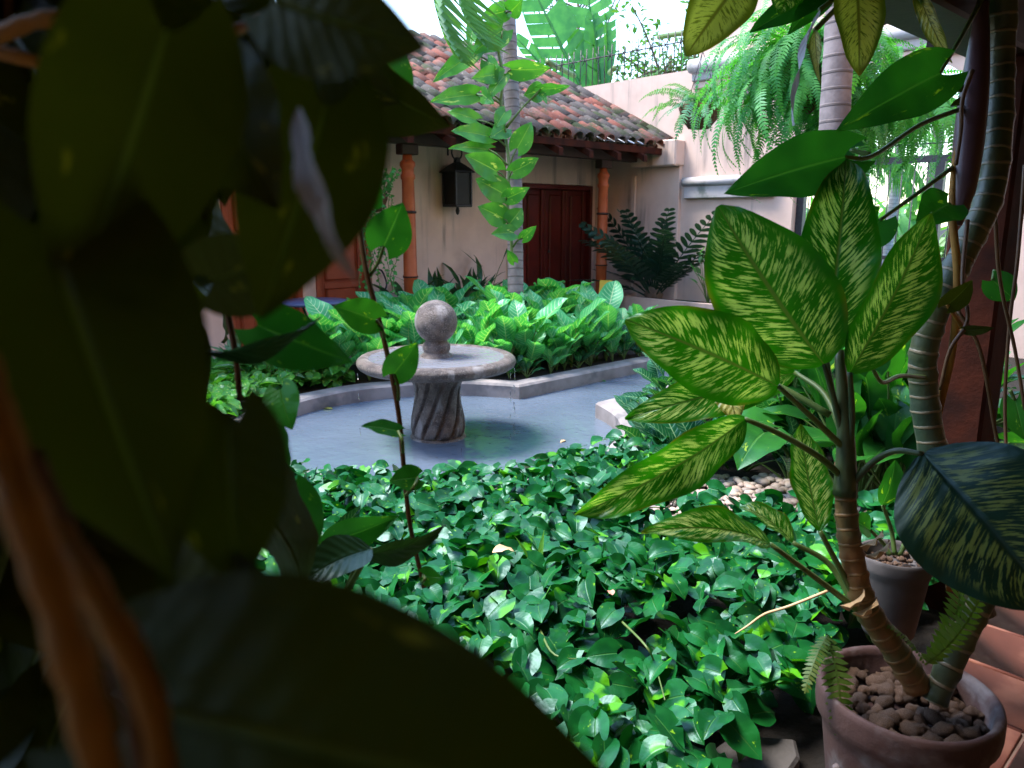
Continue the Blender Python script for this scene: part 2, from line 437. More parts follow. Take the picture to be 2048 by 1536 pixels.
G = (1.5, 1.7, .45)
M['pothos'] = leaf_mat('pothos_leaf', (.016, .10, .018), (.03, .17, .022), (.28, .45, .04), 'splash', .42, amount=.37, rough=.3, vein=(.06, .2, .04), spec=.42)
M['pothos_carpet'] = leaf_mat('pothos_leaf_carpet', (.003, .062, .012), (.008, .12, .02), (.18, .4, .02), 'splash', .15, amount=.355, rough=.36, vein=(.04, .15, .03), spec=.4, young=(.07, .3, .006), vscale=11, bumpv=.35)
M['pothos_shaded'] = leaf_mat('pothos_leaf_shaded', (.028, .036, .005), (.04, .05, .006), (.15, .15, .02), 'splash', .22, amount=.36, rough=.5, spec=.13, vrib=.07, bumpv=.8, tcol=(2.0, 1.9, .4), vein=(.07, .09, .025))  # pothos leaf with the curtain's shade and warm olive glow in its colour
M['pothos_pale'] = leaf_mat('pothos_leaf_pale', (.05, .22, .035), (.09, .31, .045), (.42, .58, .14), 'splash', .38, amount=.39, rough=.34, vein=(.2, .42, .06))
M['dieff'] = leaf_mat('dieffenbachia_leaf', (.014, .12, .003), (.026, .17, .004), (.46, .56, .2), 'speckle', .5, amount=.465, tcol=(1.3, 1.45, .5), rough=.3, vein=(.09, .14, .03), edge=(.1, .12, .01))
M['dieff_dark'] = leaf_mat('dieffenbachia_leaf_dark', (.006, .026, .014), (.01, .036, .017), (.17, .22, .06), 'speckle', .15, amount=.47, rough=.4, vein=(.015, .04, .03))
M['dieff_yellow'] = leaf_mat('dieffenbachia_leaf_yellow', (.09, .13, .012), (.16, .17, .02), (.55, .5, .16), 'speckle', .45, amount=.56, rough=.4, vein=(.2, .16, .04), edge=(.3, .2, .03))
M['bed'] = leaf_mat('broad_leaf', (.045, .29, .105), (.085, .41, .15), (.48, .72, .4), 'vein', .33, amount=.55, rough=.36, vein=(.45, .6, .3))
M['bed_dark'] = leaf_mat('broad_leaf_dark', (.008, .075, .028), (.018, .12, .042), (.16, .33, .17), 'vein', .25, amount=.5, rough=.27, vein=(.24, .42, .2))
M['spot'] = leaf_mat('spotted_leaf', (.05, .15, .06), (.07, .2, .08), (.4, .55, .4), 'speckle', .25, amount=.46, rough=.35)
M['fern'] = leaf_mat('fern_leaflet', (.045, .24, .06), (.09, .34, .07), None, 'plain', .4, rough=.5)
M['fern_dark'] = leaf_mat('fern_leaflet_dark', (.07, .13, .02), (.12, .17, .03), None, 'plain', .35, rough=.5)
M['fern_blue'] = leaf_mat('fern_leaflet_blue', (.08, .24, .12), (.12, .3, .12), None, 'plain', .35, rough=.45)
M['zamia'] = leaf_mat('zamia_leaflet', (.012, .045, .026), (.022, .06, .035), None, 'plain', .12, rough=.3)
M['darkleaf'] = leaf_mat('dark_lance_leaf', (.02, .07, .02), (.03, .10, .03), None, 'plain', .25, rough=.35)
M['banana'] = leaf_mat('banana_leaf', (.05, .2, .05), (.08, .26, .06), (.3, .5, .15), 'plain', .45, rough=.4, vein=(.4, .5, .2))
M['palmleaf'] = leaf_mat('palm_leaflet', (.07, .2, .05), (.10, .26, .06), None, 'plain', .4, rough=.4)
M['treeleaf'] = leaf_mat('tree_leaf', (.05, .14, .03), (.08, .2, .04), None, 'plain', .35, rough=.45)
M['grey_leaf'] = leaf_mat('dry_grey_leaf', (.3, .28, .3), (.42, .38, .4), (.5, .45, .45), 'plain', .2, rough=.5, tcol=(1, 1, .9))
M['spath'] = leaf_mat('ribbed_dark_leaf', (.015, .045, .016), (.025, .06, .02), None, 'plain', .12, rough=.35, bumpv=.35, spec=.3)
M['grass'] = leaf_mat('grass_blade', (.09, .26, .02), (.12, .3, .03), None, 'plain', .45, rough=.4)

# ------------------------------------------------------------------ plan of the place
ANG = R(43.5); D = Vector((math.cos(ANG), math.sin(ANG), 0)); B_ = Vector((-math.sin(ANG), math.cos(ANG), 0))
HA = Vector((-1.24, 9.52, 0))                  # foot of the house's first column
KP = Vector((1.80, 3.0, 0))                    # foot of the corridor post
PC = Vector((-.58, 5.87, 0)); PR = 1.42        # pond centre and inner radius
CH = .47                                       # half width of the channel
WZ = -.115
def toK(p): q = Vector(p) - KP; return q.dot(D), q.dot(B_)
def toP(p): q = Vector(p) - PC; return q.dot(D), q.dot(B_)
def inpond(p, m=0):
    a, b = toP(p); return math.hypot(a, b) < PR + m or (0 < a < 5.3 and abs(b) < CH + m)

# ------------------------------------------------------------------ setting
def pond_outline(m, n=72, end=5.2):
    """closed outline of circle + channel, grown by m"""
    r = PR + m; w = CH + m; a0 = math.asin(w / r); pts = []
    for i in range(n + 1):
        a = a0 + (2 * math.pi - 2 * a0) * i / n
        pts.append((r * math.cos(a), r * math.sin(a)))
    pts += [(end + m, -w), (end + m, w)]
    return [PC + D * p[0] + B_ * p[1] for p in pts]
# ground with the pond cut out: ring of quads from outline to far square
mb = MB(); o0 = pond_outline(.1); far = []
for p in o0:
    q = (p - PC); q.z = 0; k = 150 / max(abs(q.x), abs(q.y), 1e-6); far.append(PC + q * k)
n = len(o0); near = [(p.x, p.y, 0) for p in o0]; farv = [(p.x, p.y, 0) for p in far]
mb.add(near + farv, [(i, (i + 1) % n, n + (i + 1) % n, n + i) for i in range(n)])
tag(mb.build('ground', M['soil'], smooth=False), kind='structure')
mb = MB(); o1 = pond_outline(.02)
mb.add([(p.x, p.y, WZ) for p in o1], [tuple(range(n))])
w_ = tag(mb.build('pond_water', M['water'], smooth=False), kind='structure')
# coping: swept section
mb = MB(); ins, out_ = pond_outline(0), pond_outline(.2)
top = .02
ring = []
sec = [(0, -.45), (0, top - .02), (.02, top), (.18, top), (.2, top - .02), (.2, -.2)]
for p, q in zip(ins, out_):
    for s, z in sec:
        c = p.lerp(q, s / .2); ring.append((c.x, c.y, z + (.006 * mnoise.noise((c.x * 3, c.y * 3, 0)))))
k = len(sec)
F = [(i * k + j, ((i + 1) % n) * k + j, ((i + 1) % n) * k + j + 1, i * k + j + 1) for i in range(n) for j in range(k - 1)]
mb.add(ring, F)
t = tag(mb.build('pond_coping', M['coping'], smooth=False), 'low grey concrete kerb around the round fountain pond and its channel', 'kerb')
# terrace in front of the house, lawn and pool beyond the garden wall
mb = MB(); P4 = [HA + D * x + B_ * y for x, y in ((-6, -.55), (4.55, -.55), (4.55, 1), (-6, 1))]
mb.add([(p.x, p.y, z) for z in (-.1, .05) for p in P4], [(4, 5, 6, 7), (0, 1, 5, 4), (1, 2, 6, 5), (3, 0, 4, 7)])
tag(mb.build('terrace', M['terrace'], smooth=False), kind='structure')
def hquad(name, m, x0, x1, y0, y1, z, kind='structure'):
    b = MB(); P = [HA + D * x + B_ * y for x, y in ((x0, y0), (x1, y0), (x1, y1), (x0, y1))]
    b.add([(p.x, p.y, z) for p in P], [(0, 1, 2, 3)]); return tag(b.build(name, m, smooth=False), kind=kind)
hquad('lawn', M['lawn'], 4.9, 70, -40, 40, .004)
hquad('pool_deck', M['terrace'], 7.2, 20, -14, 6, .02)
hquad('pool_water', M['poolwater'], 9.0, 16, -10, 2, .03)

# ------------------------------------------------------------------ house
house = empty('house', HA, ANG, 'cream stucco house with mossy clay tile roof, red doors and orange columns', 'house')
def hp(name, geo, m, parent=None, smooth=False):
    b = MB(); b.add(*geo); return b.build(name, M[m], parent or house, smooth)
WY = .95
def wallseg(x0, x1, z0, z1, m='stucco'):
    wb.add(*box(x0, x1, WY, WY + .25, z0, z1))
wb = MB()
wallseg(-6, -1.9, 0, 3.3); wallseg(-.95, -.76, 0, 2.1); wallseg(.06, 2.83, 0, 2.1); wallseg(4.45, 4.54, 0, 2.1); wallseg(-1.9, 4.54, 2.1, 3.28)
wb.build('wall', M['stucco'], house, False)
def door(x0, x1, m, leaves=2, panels=3, z1=2.08):
    d = MB(); d.add(*box(x0 + .002, x1 - .002, WY + .10, WY + .14, 0.05, z1))
    o = d.build('door', M[m], house, False)
    for x in (x0, x1 - .07):
        b = MB(); b.add(*bbox(x + .004, x + .066, WY - .025, WY + .16, .05, z1 + .012, .006)); b.build('frame', M[m], o, False)
    b = MB(); b.add(*bbox(x0 + .067, x1 - .067, WY - .022, WY + .16, z1 - .06, z1 + .01, .006)); b.build('frame', M[m], o, False)
    w = (x1 - x0 - .14) / leaves
    for i in range(leaves):
        a = x0 + .07 + i * w
        for x in (a + .004, a + w - .084):
            b = MB(); b.add(*bbox(x, x + .08, WY + .06, WY + .101, .06, z1 - .065, .008)); b.build('stile', M[m], o, False)
        hh = (z1 - .2) / panels
        for k in range(panels):
            z = .1 + k * hh
            b = MB(); b.add(*bbox(a + .12, a + w - .12, WY + .07, WY + .101, z + .06, z + hh - .04, .02)); b.build('panel', M[m], o, False)
            b = MB(); b.add(*bbox(a + .085, a + w - .085, WY + .062, WY + .102, z - .04, z + .04, .006)); b.build('rail', M[m], o, False)
    return o
dr = door(2.83, 4.45, 'redwood', 3, 1)
door(-.76, .06, 'orangewood', 1, 3); door(-1.9, -.95, 'orangewood', 2, 3)
hp('door_handle', lathe([(.0, -.02), (.02, -.02), (.025, 0), (.02, .02), (0, .02)], 10)[:2], 'iron', dr).location = (3.45, WY + .02, 1.05)
# arched dark transom over the left door
b = MB(); ar = [(.33 * math.cos(a) - .35, WY - .012, 2.15 + .33 * math.sin(a)) for a in np.linspace(0, math.pi, 14)]
b.add(ar + [(x, WY + .003, z) for x, _, z in ar], [tuple(range(14))] + [(i, i + 14, i + 15, i + 1) for i in range(13)]); b.build('transom', M['iron'], house, False)
def column(x):
    pr = [(.10, .0), (.10, .12), (.085, .14), (.08, .2), (.083, .82), (.09, .83), (.09, .86), (.083, .87), (.078, 1.7), (.072, 2.02), (.086, 2.04), (.086, 2.08),
          (.072, 2.1), (.074, 2.16), (.092, 2.19), (.092, 2.23), (.06, 2.26), (.055, 2.32), (.0, 2.32)]
    b = MB(); b.add(*lathe([(r, z * .97 + .05) for r, z in pr], 18)); o = b.build('column', M['column'], house); o.location = (x, 0, 0)
    for z in (.85, 1.62):
        b = MB(); b.add(*lathe([(.084, z), (.094, z + .012), (.094, z + .022), (.082, z + .034)], 18)); b.build('ring', M['darkwood'], o)
    b = MB(); b.add(*bbox(-.12, .12, -.07, .07, 2.3, 2.42, .01)); b.build('bracket', M['darkwood'], o, False)
for x in (0, 3.6, -3.4): column(x)
SL = .5
def rz(y): return 2.6 + SL * (y + .5)
roof = MB()
X0, X1, Y0, Y1 = -5.5, 4.53, -.5, 2.8
roof.add([(X0, Y0, rz(Y0) - .02), (X1, Y0, rz(Y0) - .02), (X1, Y1, rz(Y1) - .02), (X0, Y1, rz(Y1) - .02),
          (X0, Y0, rz(Y0) - .07), (X1, Y0, rz(Y0) - .07), (X1, Y1, rz(Y1) - .07), (X0, Y1, rz(Y1) - .07),
          (X0, 6.1, 2.7), (X1, 6.1, 2.7)],
         [(0, 1, 2, 3), (7, 6, 5, 4), (0, 4, 5, 1), (1, 5, 6, 2), (3, 2, 9, 8)])
roof = roof.build('roof', M['darkwood'], house, False)
hp('fascia', bbox(X0, X1, -.535, -.505, 2.5, 2.595, .006), 'postwood', roof)
hp('beam', bbox(X0, X1, -.075, .075, 2.42, 2.62, .01), 'darkwood')
for i in range(17):
    x = -5.2 + i * .6
    b = MB(); V, F = box(x - .04, x + .04, -.62, 1.2, 0, .09); V = [(p[0], p[1], p[2] + rz(p[1]) - .17) for p in V]; b.add(V, F); b.build('rafter', M['postwood'], roof, False)
# clay tiles
PT, EX = .225, .335; sa = math.atan(SL); ca = math.cos(sa)
def tile_arr(r0, r1, L, n=6, th=.014, up=True):
    V = []; F = []
    for rr_off in (0, th):
        for (x, r) in ((0, r0), (L, r1)):
            for k in range(n + 1):
                a = math.pi * k / n; q = r - rr_off
                V.append((-q * math.cos(a), x, q * math.sin(a) * (1 if up else -1) * .85))
    m = n + 1
    for k in range(n):
        F += [(k, k + 1, m + k + 1, m + k), (2 * m + k + 1, 2 * m + k, 3 * m + k, 3 * m + k + 1), (k + 1, k, 2 * m + k, 2 * m + k + 1)]
    return V, F
tmesh = []
for s in range(3):
    b = MB(); V, F = tile_arr(.108 + .004 * s, .088, .41); V = [(x + .004 * rng.uniform(-1, 1), y, z + .004 * rng.uniform(-1, 1)) for x, y, z in V]
    b.add(V, F); tmesh.append(b.mesh('tile', M['tile']))
pan = MB(); rest = MB(); cnt = 0
Vp, Fp = tile_arr(.10, .11, .41, 4, .012, False); Vt, Ft = tile_arr(.108, .088, .41)
NC = 12
tl = []
for i in range(int((X1 - X0) / PT)):
    x = X1 - .12 - i * PT
    for j in range(NC):
        y = (Y0 - .06) + j * EX * ca
        Mt = Matrix.Translation((x + rng.uniform(-.008, .008), y + rng.uniform(-.015, .015), rz(y) + .055 + rng.uniform(-.006, .008))) @ Matrix.Rotation(sa + R(3.2), 4, 'X') @ Matrix.Rotation(R(rng.uniform(-2.5, 2.5)), 4, 'Z')
        Mp = Matrix.Translation((x - PT / 2, y + .03, rz(y) + .07)) @ Matrix.Rotation(sa + R(2.5), 4, 'X')
        pan.add(Vp, Fp, M=Mp)
        tl.append((i, j, Mt))
tl.sort(key=lambda e: (e[0] > 24, e[0]))
for q, (i, j, Mt) in enumerate(tl):
    if q < 300: link('tile', tmesh[q % 3], roof, Mt)
    else: rest.add(Vt, Ft, M=Mt)
tag(pan.build('pan_tiles', M['tile'], roof), kind='stuff'); tag(rest.build('tiles', M['tile'], roof), kind='stuff')
for i in range(24):     # ridge
    x = X1 - .2 - i * .4
    b = MB(); V, F = tile_arr(.14, .12, .46); V = [(y, xx, z) for xx, y, z in V]; F = [f[::-1] for f in F]; b.add(V, F)
    o = b.build('ridge_tile', M['tile'], roof); o.location = (x, Y1, rz(Y1) + .03)
for i in range(8):      # verge tiles along the garden wall, and a strip of zinc
    b = MB(); V, F = tile_arr(.10, .085, .46); b.add(V, F); o = b.build('verge_tile', M['tile'], roof)
    y = Y0 - .05 + i * .41 * ca; o.location = (X1 - .06, y, rz(y) + .12); o.rotation_euler = (sa + R(3), 0, 0)
for x in (2.9, 3.25, 3.6):
    b = MB(); V = []; nz = 14
    for k in range(nz + 1):
        zz = .015 * (k % 2)
        V += [(x + k * .022, Y0 - .05, rz(Y0) + .015 + zz), (x + k * .022, Y0 + .3, rz(Y0 + .3) + .015 + zz)]
    b.add(V, [(2 * k, 2 * k + 2, 2 * k + 3, 2 * k + 1) for k in range(nz)]); b.build('zinc_sheet', M['zinc'], roof, False)
# lantern on the house wall
lan = empty('wall_lantern', HA + D * 1.38 + B_ * (WY - .2) + Vector((0, 0, 1.72)), ANG, 'black iron lantern with dark glass hung on the cream house wall', 'lantern')
def lp(name, geo, m, sm=False): b = MB(); b.add(*geo); return b.build(name, M[m], lan, sm)
lp('base_plate', bbox(-.15, .15, -.15, .15, 0, .035, .01), 'iron'); lp('finial', lathe([(0, -.11), (.02, -.09), (.03, -.05), (.02, -.01), (.02, .0)], 10)[:2], 'iron')
for sx in (-1, 1):
    for sy in (-1, 1): lp('corner_bar', box(sx * .135 - .012, sx * .135 + .012, sy * .135 - .012, sy * .135 + .012, .035, .46), 'iron')
for k in range(4):
    b = MB(); b.add(*box(-.122, .122, -.128, -.124, .036, .459)); o = b.build('pane', M['glass'], lan, False); o.rotation_euler = (0, 0, k * math.pi / 2)
lp('roof_cap', lathe([(.25, .46), (.24, .48), (.12, .56), (.05, .6), (.04, .66), (0, .67)], 4)[:2], 'iron').rotation_euler = (0, 0, math.pi / 4)
lp('hanging_ring', tube([(.09 * math.cos(a), 0, .73 + .1 * math.sin(a)) for a in np.linspace(-1.4, 4.5, 16)], .011), 'iron', True)
lp('wall_arm', tube([(0, 0, .83), (0, .1, .88), (0, .19, .84), (0, .195, .7)], .014), 'iron', True)
# pipe and yellow spirit level leaning by the wall
pl = tag(MB().add(*bbox(-.02, .02, -.012, .012, 0, .62, .004)).build('yellow_level', M['yellow'], None, False), 'thin yellow strip leaning on the cream wall beside the dark red door', 'level')
pl.location = HA + D * 2.52 + B_ * (WY - .06) + Vector((0, 0, .42)); pl.rotation_euler = (R(-3), 0, ANG)
bx_ = tag(MB().add(*bbox(-.055, .055, -.05, .05, 0, .42, .008)).build('utility_box', M['potgrey'], None, False), 'narrow grey utility box standing against the cream wall', 'box')
bx_.location = HA + D * 2.66 + B_ * (WY - .08) + Vector((0, 0, .05)); bx_.rotation_euler = (0, 0, ANG)
ws = empty('wet_floor_sign', HA + D * 3.42 + B_ * -.25 + Vector((0, 0, .05)), ANG - .9, 'small yellow folding floor sign at the foot of the far orange column', 'sign')
for s in (-1, 1):
    b = MB(); V, F = bbox(-.13, .13, -.012, .012, 0, .62, .006); V = [(x * (1 - z * .45), y, z) for x, y, z in V]; b.add(V, F)
    o = b.build('panel', M['yellow'], ws, False); o.location = (0, s * .13, 0); o.rotation_euler = (s * R(11), 0, 0)

# ------------------------------------------------------------------ garden wall with arch
gw = empty('garden_wall', HA, ANG, 'tall cream garden wall with arched gateway and grey mouldings beside tiled roof', 'wall')
gx0, gx1 = 4.55, 4.87
def extrude_poly(poly, x0, x1):
    n = len(poly); V = [(x0, y, z) for y, z in poly] + [(x1, y, z) for y, z in poly]
    return V, [tuple(range(n)), tuple(range(2 * n - 1, n - 1, -1))] + [(i, i + n, (i + 1) % n + n, (i + 1) % n) for i in range(n)]
ya, yb = -2.55, -4.95; yc = (ya + yb) / 2; ra = (ya - yb) / 2; zs = 2.25
poly = [(6, 0), (6, 3.70), (-.95, 3.70), (-.95, 4.55), (-14, 4.55), (-14, 0), (yb, 0), (yb, zs)]
poly += [(yc - ra * math.cos(a), zs + ra * math.sin(a)) for a in np.linspace(0, math.pi, 22)[1:-1]] + [(ya, zs), (ya, 0)]
MB().add(*extrude_poly(poly, gx0, gx1)).build('masonry', M['stucco'], gw, False)
def gp(name, geo, m, sm=False): return MB().add(*geo).build(name, M[m], gw, sm)
gp('pilaster', bbox(gx0 - .07, gx0 + .01, -.75, .05, 0, 2.34, .008), 'stucco')
gp('recess_strip', bbox(gx0 - .11, gx0 + .01, .052, .12, 0, 2.22, .004), 'stucco')
gp('corbel', bbox(gx0 - .24, gx0 + .01, -.78, .05, 2.34, 2.72, .02), 'stucco')
def moulding(y0, y1, z, r, dep):
    V, F, U = tube([(gx0 - dep, y0, z), (gx0 - dep, y1, z)], r, 12)
    return V, F
gp('ledge_roll', moulding(-.82, -2.3, 2.1, .07, .06), 'stucco_trim', True)
gp('ledge_band', bbox(gx0 - .08, gx0 + .01, -2.28, -.84, 1.86, 2.04, .01), 'stucco_trim')
gp('cornice_roll', moulding(-.88, -14, 3.72, .1, .1), 'stucco_trim', True)
gp('cornice_band', bbox(gx0 - .1, gx0 + .01, -14, -.9, 3.51, 3.64, .015), 'stucco_trim')
gp('cornice_band', bbox(gx0 - .06, gx0 + .01, -14, -.9, 3.41, 3.507, .01), 'stucco')
# iron spikes on the wall
fe = empty('spiked_railing', HA + Vector((0, 0, 3.70)), ANG, 'thin black iron railing with star spikes along the top of garden wall', 'railing')
bar = MB().add(*tube([(0, 0, 0), (0, 0, .62)], .009, 5)).mesh('bar', M['iron'])
spk = MB()
for a in np.linspace(0, math.pi, 4)[:3]:
    spk.add(*tube([(.0, .09 * math.cos(a), .09 * math.sin(a)), (0, -.09 * math.cos(a), -.09 * math.sin(a))], .008, 4))
spk.add(*tube([(.09, 0, .02), (-.09, 0, -.02)], .008, 4)); spk = spk.mesh('spike', M['iron'])
for i in range(46):
    y = 5.4 - i * .135
    b = link('bar', bar, fe, Matrix.Translation((gx0 + .15, y, 0)) @ Matrix.Rotation(R(rng.uniform(-1.5, 1.5)), 4, 'X'))
    if i % 2 == 0: link('spike', spk, fe, Matrix.Translation((gx0 + .15, y + .03, .45)) @ Matrix.Rotation(rng.uniform(-.5, .5), 4, 'Z'))
MB().add(*tube([(gx0 + .15, 5.5, .45), (gx0 + .15, -.8, .45)], .01, 5)).build('rail', M['iron'], fe)
# iron gate in the arch
gt = empty('iron_gate', HA + D * (gx0 + .16) + B_ * yc, ANG, 'black iron gate with bars and fanlight inside the arched gateway', 'gate')
def ga(name, geo, sm=False): return MB().add(*geo).build(name, M['iron'], gt, sm)
for y in (-ra + .05, -ra + .62, ra - .05): ga('post', box(-.05, .05, y - .05, y + .05, 0, zs - .02))
ga('top_bar', box(-.045, .045, -ra, ra, zs - .02, zs + .06)); ga('bottom_bar', box(-.02, .02, -ra + .1, ra - .1, .12, .17)); ga('mid_bar', box(-.02, .02, -ra + .1, ra - .1, 1.05, 1.1))
for i in range(15):
    y = -ra + .18 + i * .148
    if abs(y + ra - .62) > .07: ga('bar', tube([(0, y, .1), (0, y, zs - .01)], .009, 5), True)
for k in range(5):
    z = zs + .2 + k * .2; hw = math.sqrt(max(.02, ra ** 2 - (z - zs) ** 2)); ga('fanlight_bar', tube([(0, -hw + .01, z), (0, hw - .01, z)], .009, 5), True)
# planter against the garden wall
plw = empty('planter', HA, ANG, 'low curved cream planter wall at the foot of the garden wall holding the dark cycad', 'planter')
pts = [(4.5, .1), (4.0, -.05), (3.75, -.5), (3.7, -1.2), (3.8, -2.0), (4.5, -2.3)]
sp = spline([(x, y, 0) for x, y in pts], 6); V = []; F = []
for p in sp:
    c = Vector((4.5, -1, 0)); q = p + (c - p).normalized() * .12
    V += [(p.x, p.y, 0), (p.x, p.y, .40), (q.x, q.y, .40), (q.x, q.y, .0)]
for i in range(len(sp) - 1):
    for j in range(3): F.append((i * 4 + j, (i + 1) * 4 + j, (i + 1) * 4 + j + 1, i * 4 + j + 1))
MB().add(V, F).build('rim', M['stucco'], plw, False)
V = [(p.x + .05, p.y, .33) for p in sp]; MB().add(V, [tuple(range(len(V)))]).build('soil', M['soil'], plw, False)

# ------------------------------------------------------------------ corridor (where the camera stands)
kx0, kx1 = -8.5, 5.0
cf = MB(); P = [KP + D * x + B_ * y for x, y in ((kx0, -2.6), (kx1, -2.6), (kx1, -.2), (kx0, -.2))]
cf.add([(p.x, p.y, z) for z in (-.1, .05) for p in P], [(4, 5, 6, 7), (3, 2, 6, 7)][:1] + [(2, 3, 7, 6), (1, 2, 6, 5)])
cf = tag(cf.build('corridor_floor', M['grout'], smooth=False), kind='structure')
ft = MB().add(*bbox(-.148, .148, -.148, .148, 0, .016, .005)).mesh('tile', M['floor'])
for i in range(15):
    for j in range(7):
        x, y = -2.55 + i * .306, -.36 - j * .306
        p = KP + D * x + B_ * y
        link('tile', ft, cf, Matrix.Translation((p.x, p.y, .044 + rng.uniform(0, .004))) @ Matrix.Rotation(ANG + R(rng.uniform(-.6, .6)), 4, 'Z') @ Matrix.Rotation(R(rng.uniform(-.4, .4)), 4, 'X'))
cw = tag(MB().add(*box(kx0, kx1, -2.85, -2.6, -.1, 8.2)).build('corridor_bounce_wall', M['ochre'], None, False), 'unseen ochre corridor wall raised high to block sky and bounce warm light', 'wall')  # out of view; height shades the house front, ochre warms the vines
cw.location = KP; cw.rotation_euler = (0, 0, ANG)
cr = empty('corridor_roof', KP, ANG, 'dark timber corridor roof with tiled eave above the climbing plants', 'roof')
def cz(y): return 2.33 + .33 * (.3 - y)
V, F = box(kx0, kx1, -2.6, .3, 0, .05); V = [(x, y, z + cz(y)) for x, y, z in V]; MB().add(V, F).build('deck', M['darkwood'], cr, False)
for i in range(22):
    x = kx0 + .3 + i * .6; V, F = box(x - .04, x + .04, -2.6, .34, -.1, -.002); V = [(a, b, c + cz(b)) for a, b, c in V]; MB().add(V, F).build('rafter', M['darkwood'], cr, False)
MB().add(*bbox(kx0, kx1, -.1, .1, 2.12, 2.3, .01)).build('beam', M['darkwood'], cr, False)
for i in range(30):
    x = kx1 - .15 - i * .24
    for j in range(2):
        o = link('tile', tmesh[i % 3], cr, Matrix.Translation((x, .42 - j * .34, cz(.42 - j * .34) + .1)) @ Matrix.Rotation(math.pi, 4, 'Z') @ Matrix.Rotation(math.atan(.33), 4, 'X'))
        link('tile', tmesh[(i + 1) % 3], cr, Matrix.Translation((x - .12, .45 - j * .34, cz(.45 - j * .34) + .13)) @ Matrix.Rotation(math.pi, 4, 'Z') @ Matrix.Rotation(math.atan(.33), 4, 'X') @ Matrix.Rotation(math.pi, 4, 'Y'))
lw = empty('sky_blocking_wing', KP + D * -9.2, ANG, 'unseen cream wing with tiled roof added left of the garden to block sky', 'house')  # added out of view to block low sky and darken the house front
MB().add(*box(-.3, 0, -2.6, 9.5, -.1, 3.6)).build('wall', M['stucco'], lw, False)
MB().add([(.9, -3, 3.0), (.9, 10, 3.0), (-4, 10, 5.6), (-4, -3, 5.6)], [(0, 1, 2, 3)]).build('roof', M['tile'], lw, False)
for k, x in enumerate((0.0, -4.9)):
    po = empty('corridor_post', KP + D * x, ANG, ('red brown timber corridor post behind the tall cane plant' if k == 0 else 'red brown timber corridor post hidden behind the hanging vines'), 'post')
    MB().add(*bbox(-.1, .1, -.1, .1, .17, 2.12, .012)).build('shaft', M['postwood'], po, False)
    MB().add(*bbox(-.14, .14, -.14, .14, -.02, .17, .015)).build('base', M['postwood'], po, False)
fr_ = random.Random(2); fp = [(.14 * math.cos(q * .7) * fr_.uniform(.8, 1.2), .09 * math.sin(q * .7) * fr_.uniform(.8, 1.2)) for q in range(9)]
fb = MB(); fb.add([(x, y, 0) for x, y in fp] + [(x, y, .035) for x, y in fp] + [(x * .93, y * .92, .045) for x, y in fp], [tuple(range(18, 27))] + [(i + q, (i + 1) % 9 + q, (i + 1) % 9 + 9 + q, i + 9 + q) for i in range(9) for q in (0, 9)])
fl = tag(fb.build('flagstone', M['slate'], None, False), 'grey flagstone lying at the edge of leafy ground cover by the pot', 'stone')
p = GP(1500, 1515, .06); fl.location = (p.x, p.y, .02); fl.rotation_euler = (R(3), R(-4), .4)

# ------------------------------------------------------------------ fountain
fo = empty('fountain', (PC.x, PC.y, WZ - .3), 0, 'grey stone fountain with ball finial, wide bowl and twisted pedestal in the pond', 'fountain')
def zat(v, y=PC.y): # height on the fountain axis seen at row v
    b = -(v - 768) / FPX; d = y / (cP + b * sP); return CAM.z + d * (b * cP - sP) - (WZ - .3)
w0 = .3
zb = zat(722)          # widest line of bowl rim
RB = .612
pl_ = MB().add(*lathe([(.225, 0), (.225, w0 - .01), (.215, w0 + .01), (.0, w0 + .012)], 40)); pl_.build('plinth', M['stone'], fo)
zt = zb - .13
def flute(r, z, a):
    g = math.sin(4.5 * a * 2 / 1.5 * 1.0 * 1.0 - (z - w0) * 9.0) if False else math.sin(11 * a - (z - w0) * 22.0)
    k = min(1, (z - w0) / .06, (zt - z) / .05); k = max(0, k)
    return r * (1 - .17 * k * max(0, g - .45) / .55 + .02 * k)
H = zt - w0
prof = []
for i in range(41):
    t = i / 40; r = .188 + .022 * math.cos((t - .12) * math.pi * 1.9) ; r = np.interp(t, [0, .05, .15, .3, .5, .7, .85, .95, 1], [.19, .205, .21, .205, .187, .172, .175, .195, .2])
    prof.append((float(r), w0 + .012 + (H - .012) * t))
MB().add(*lathe(prof, 168, flute)).build('pedestal', M['stone'], fo)
bowl = [(.18, zb - .128), (.26, zb - .115), (.4, zb - .085), (.50, zb - .068), (.525, zb - .06), (.57, zb - .05), (.6, zb - .03), (RB, zb - .002), (.607, zb + .02), (.585, zb + .04), (.55, zb + .048), (.525, zb + .04), (.5, zb + .02), (.3, zb - .01), (.12, zb - .02), (0, zb - .02)]
bo = MB().add(*lathe(bowl, 72)).build('bowl', M['stone'], fo)
MB().add([(.527 * math.cos(a), .527 * math.sin(a), zb + .036) for a in np.linspace(0, 2 * math.pi, 48, endpoint=False)], [tuple(range(48))]).build('bowl_water', M['bowlwater'], bo, False)
nk = [(.13, zb + .0), (.125, zb + .05), (.1, zb + .062), (.098, zb + .08), (.106, zb + .092), (.108, zb + .125), (.1, zb + .14), (.085, zb + .15), (.08, zb + .19)]
MB().add(*lathe(nk, 32)).build('neck', M['stone'], fo)
rb = .164; zc = zat(643)
MB().add(*lathe([(rb * math.sin(a), zc - rb * math.cos(a)) for a in np.linspace(.02, math.pi - .002, 24)], 40)).build('ball', M['stone'], fo)
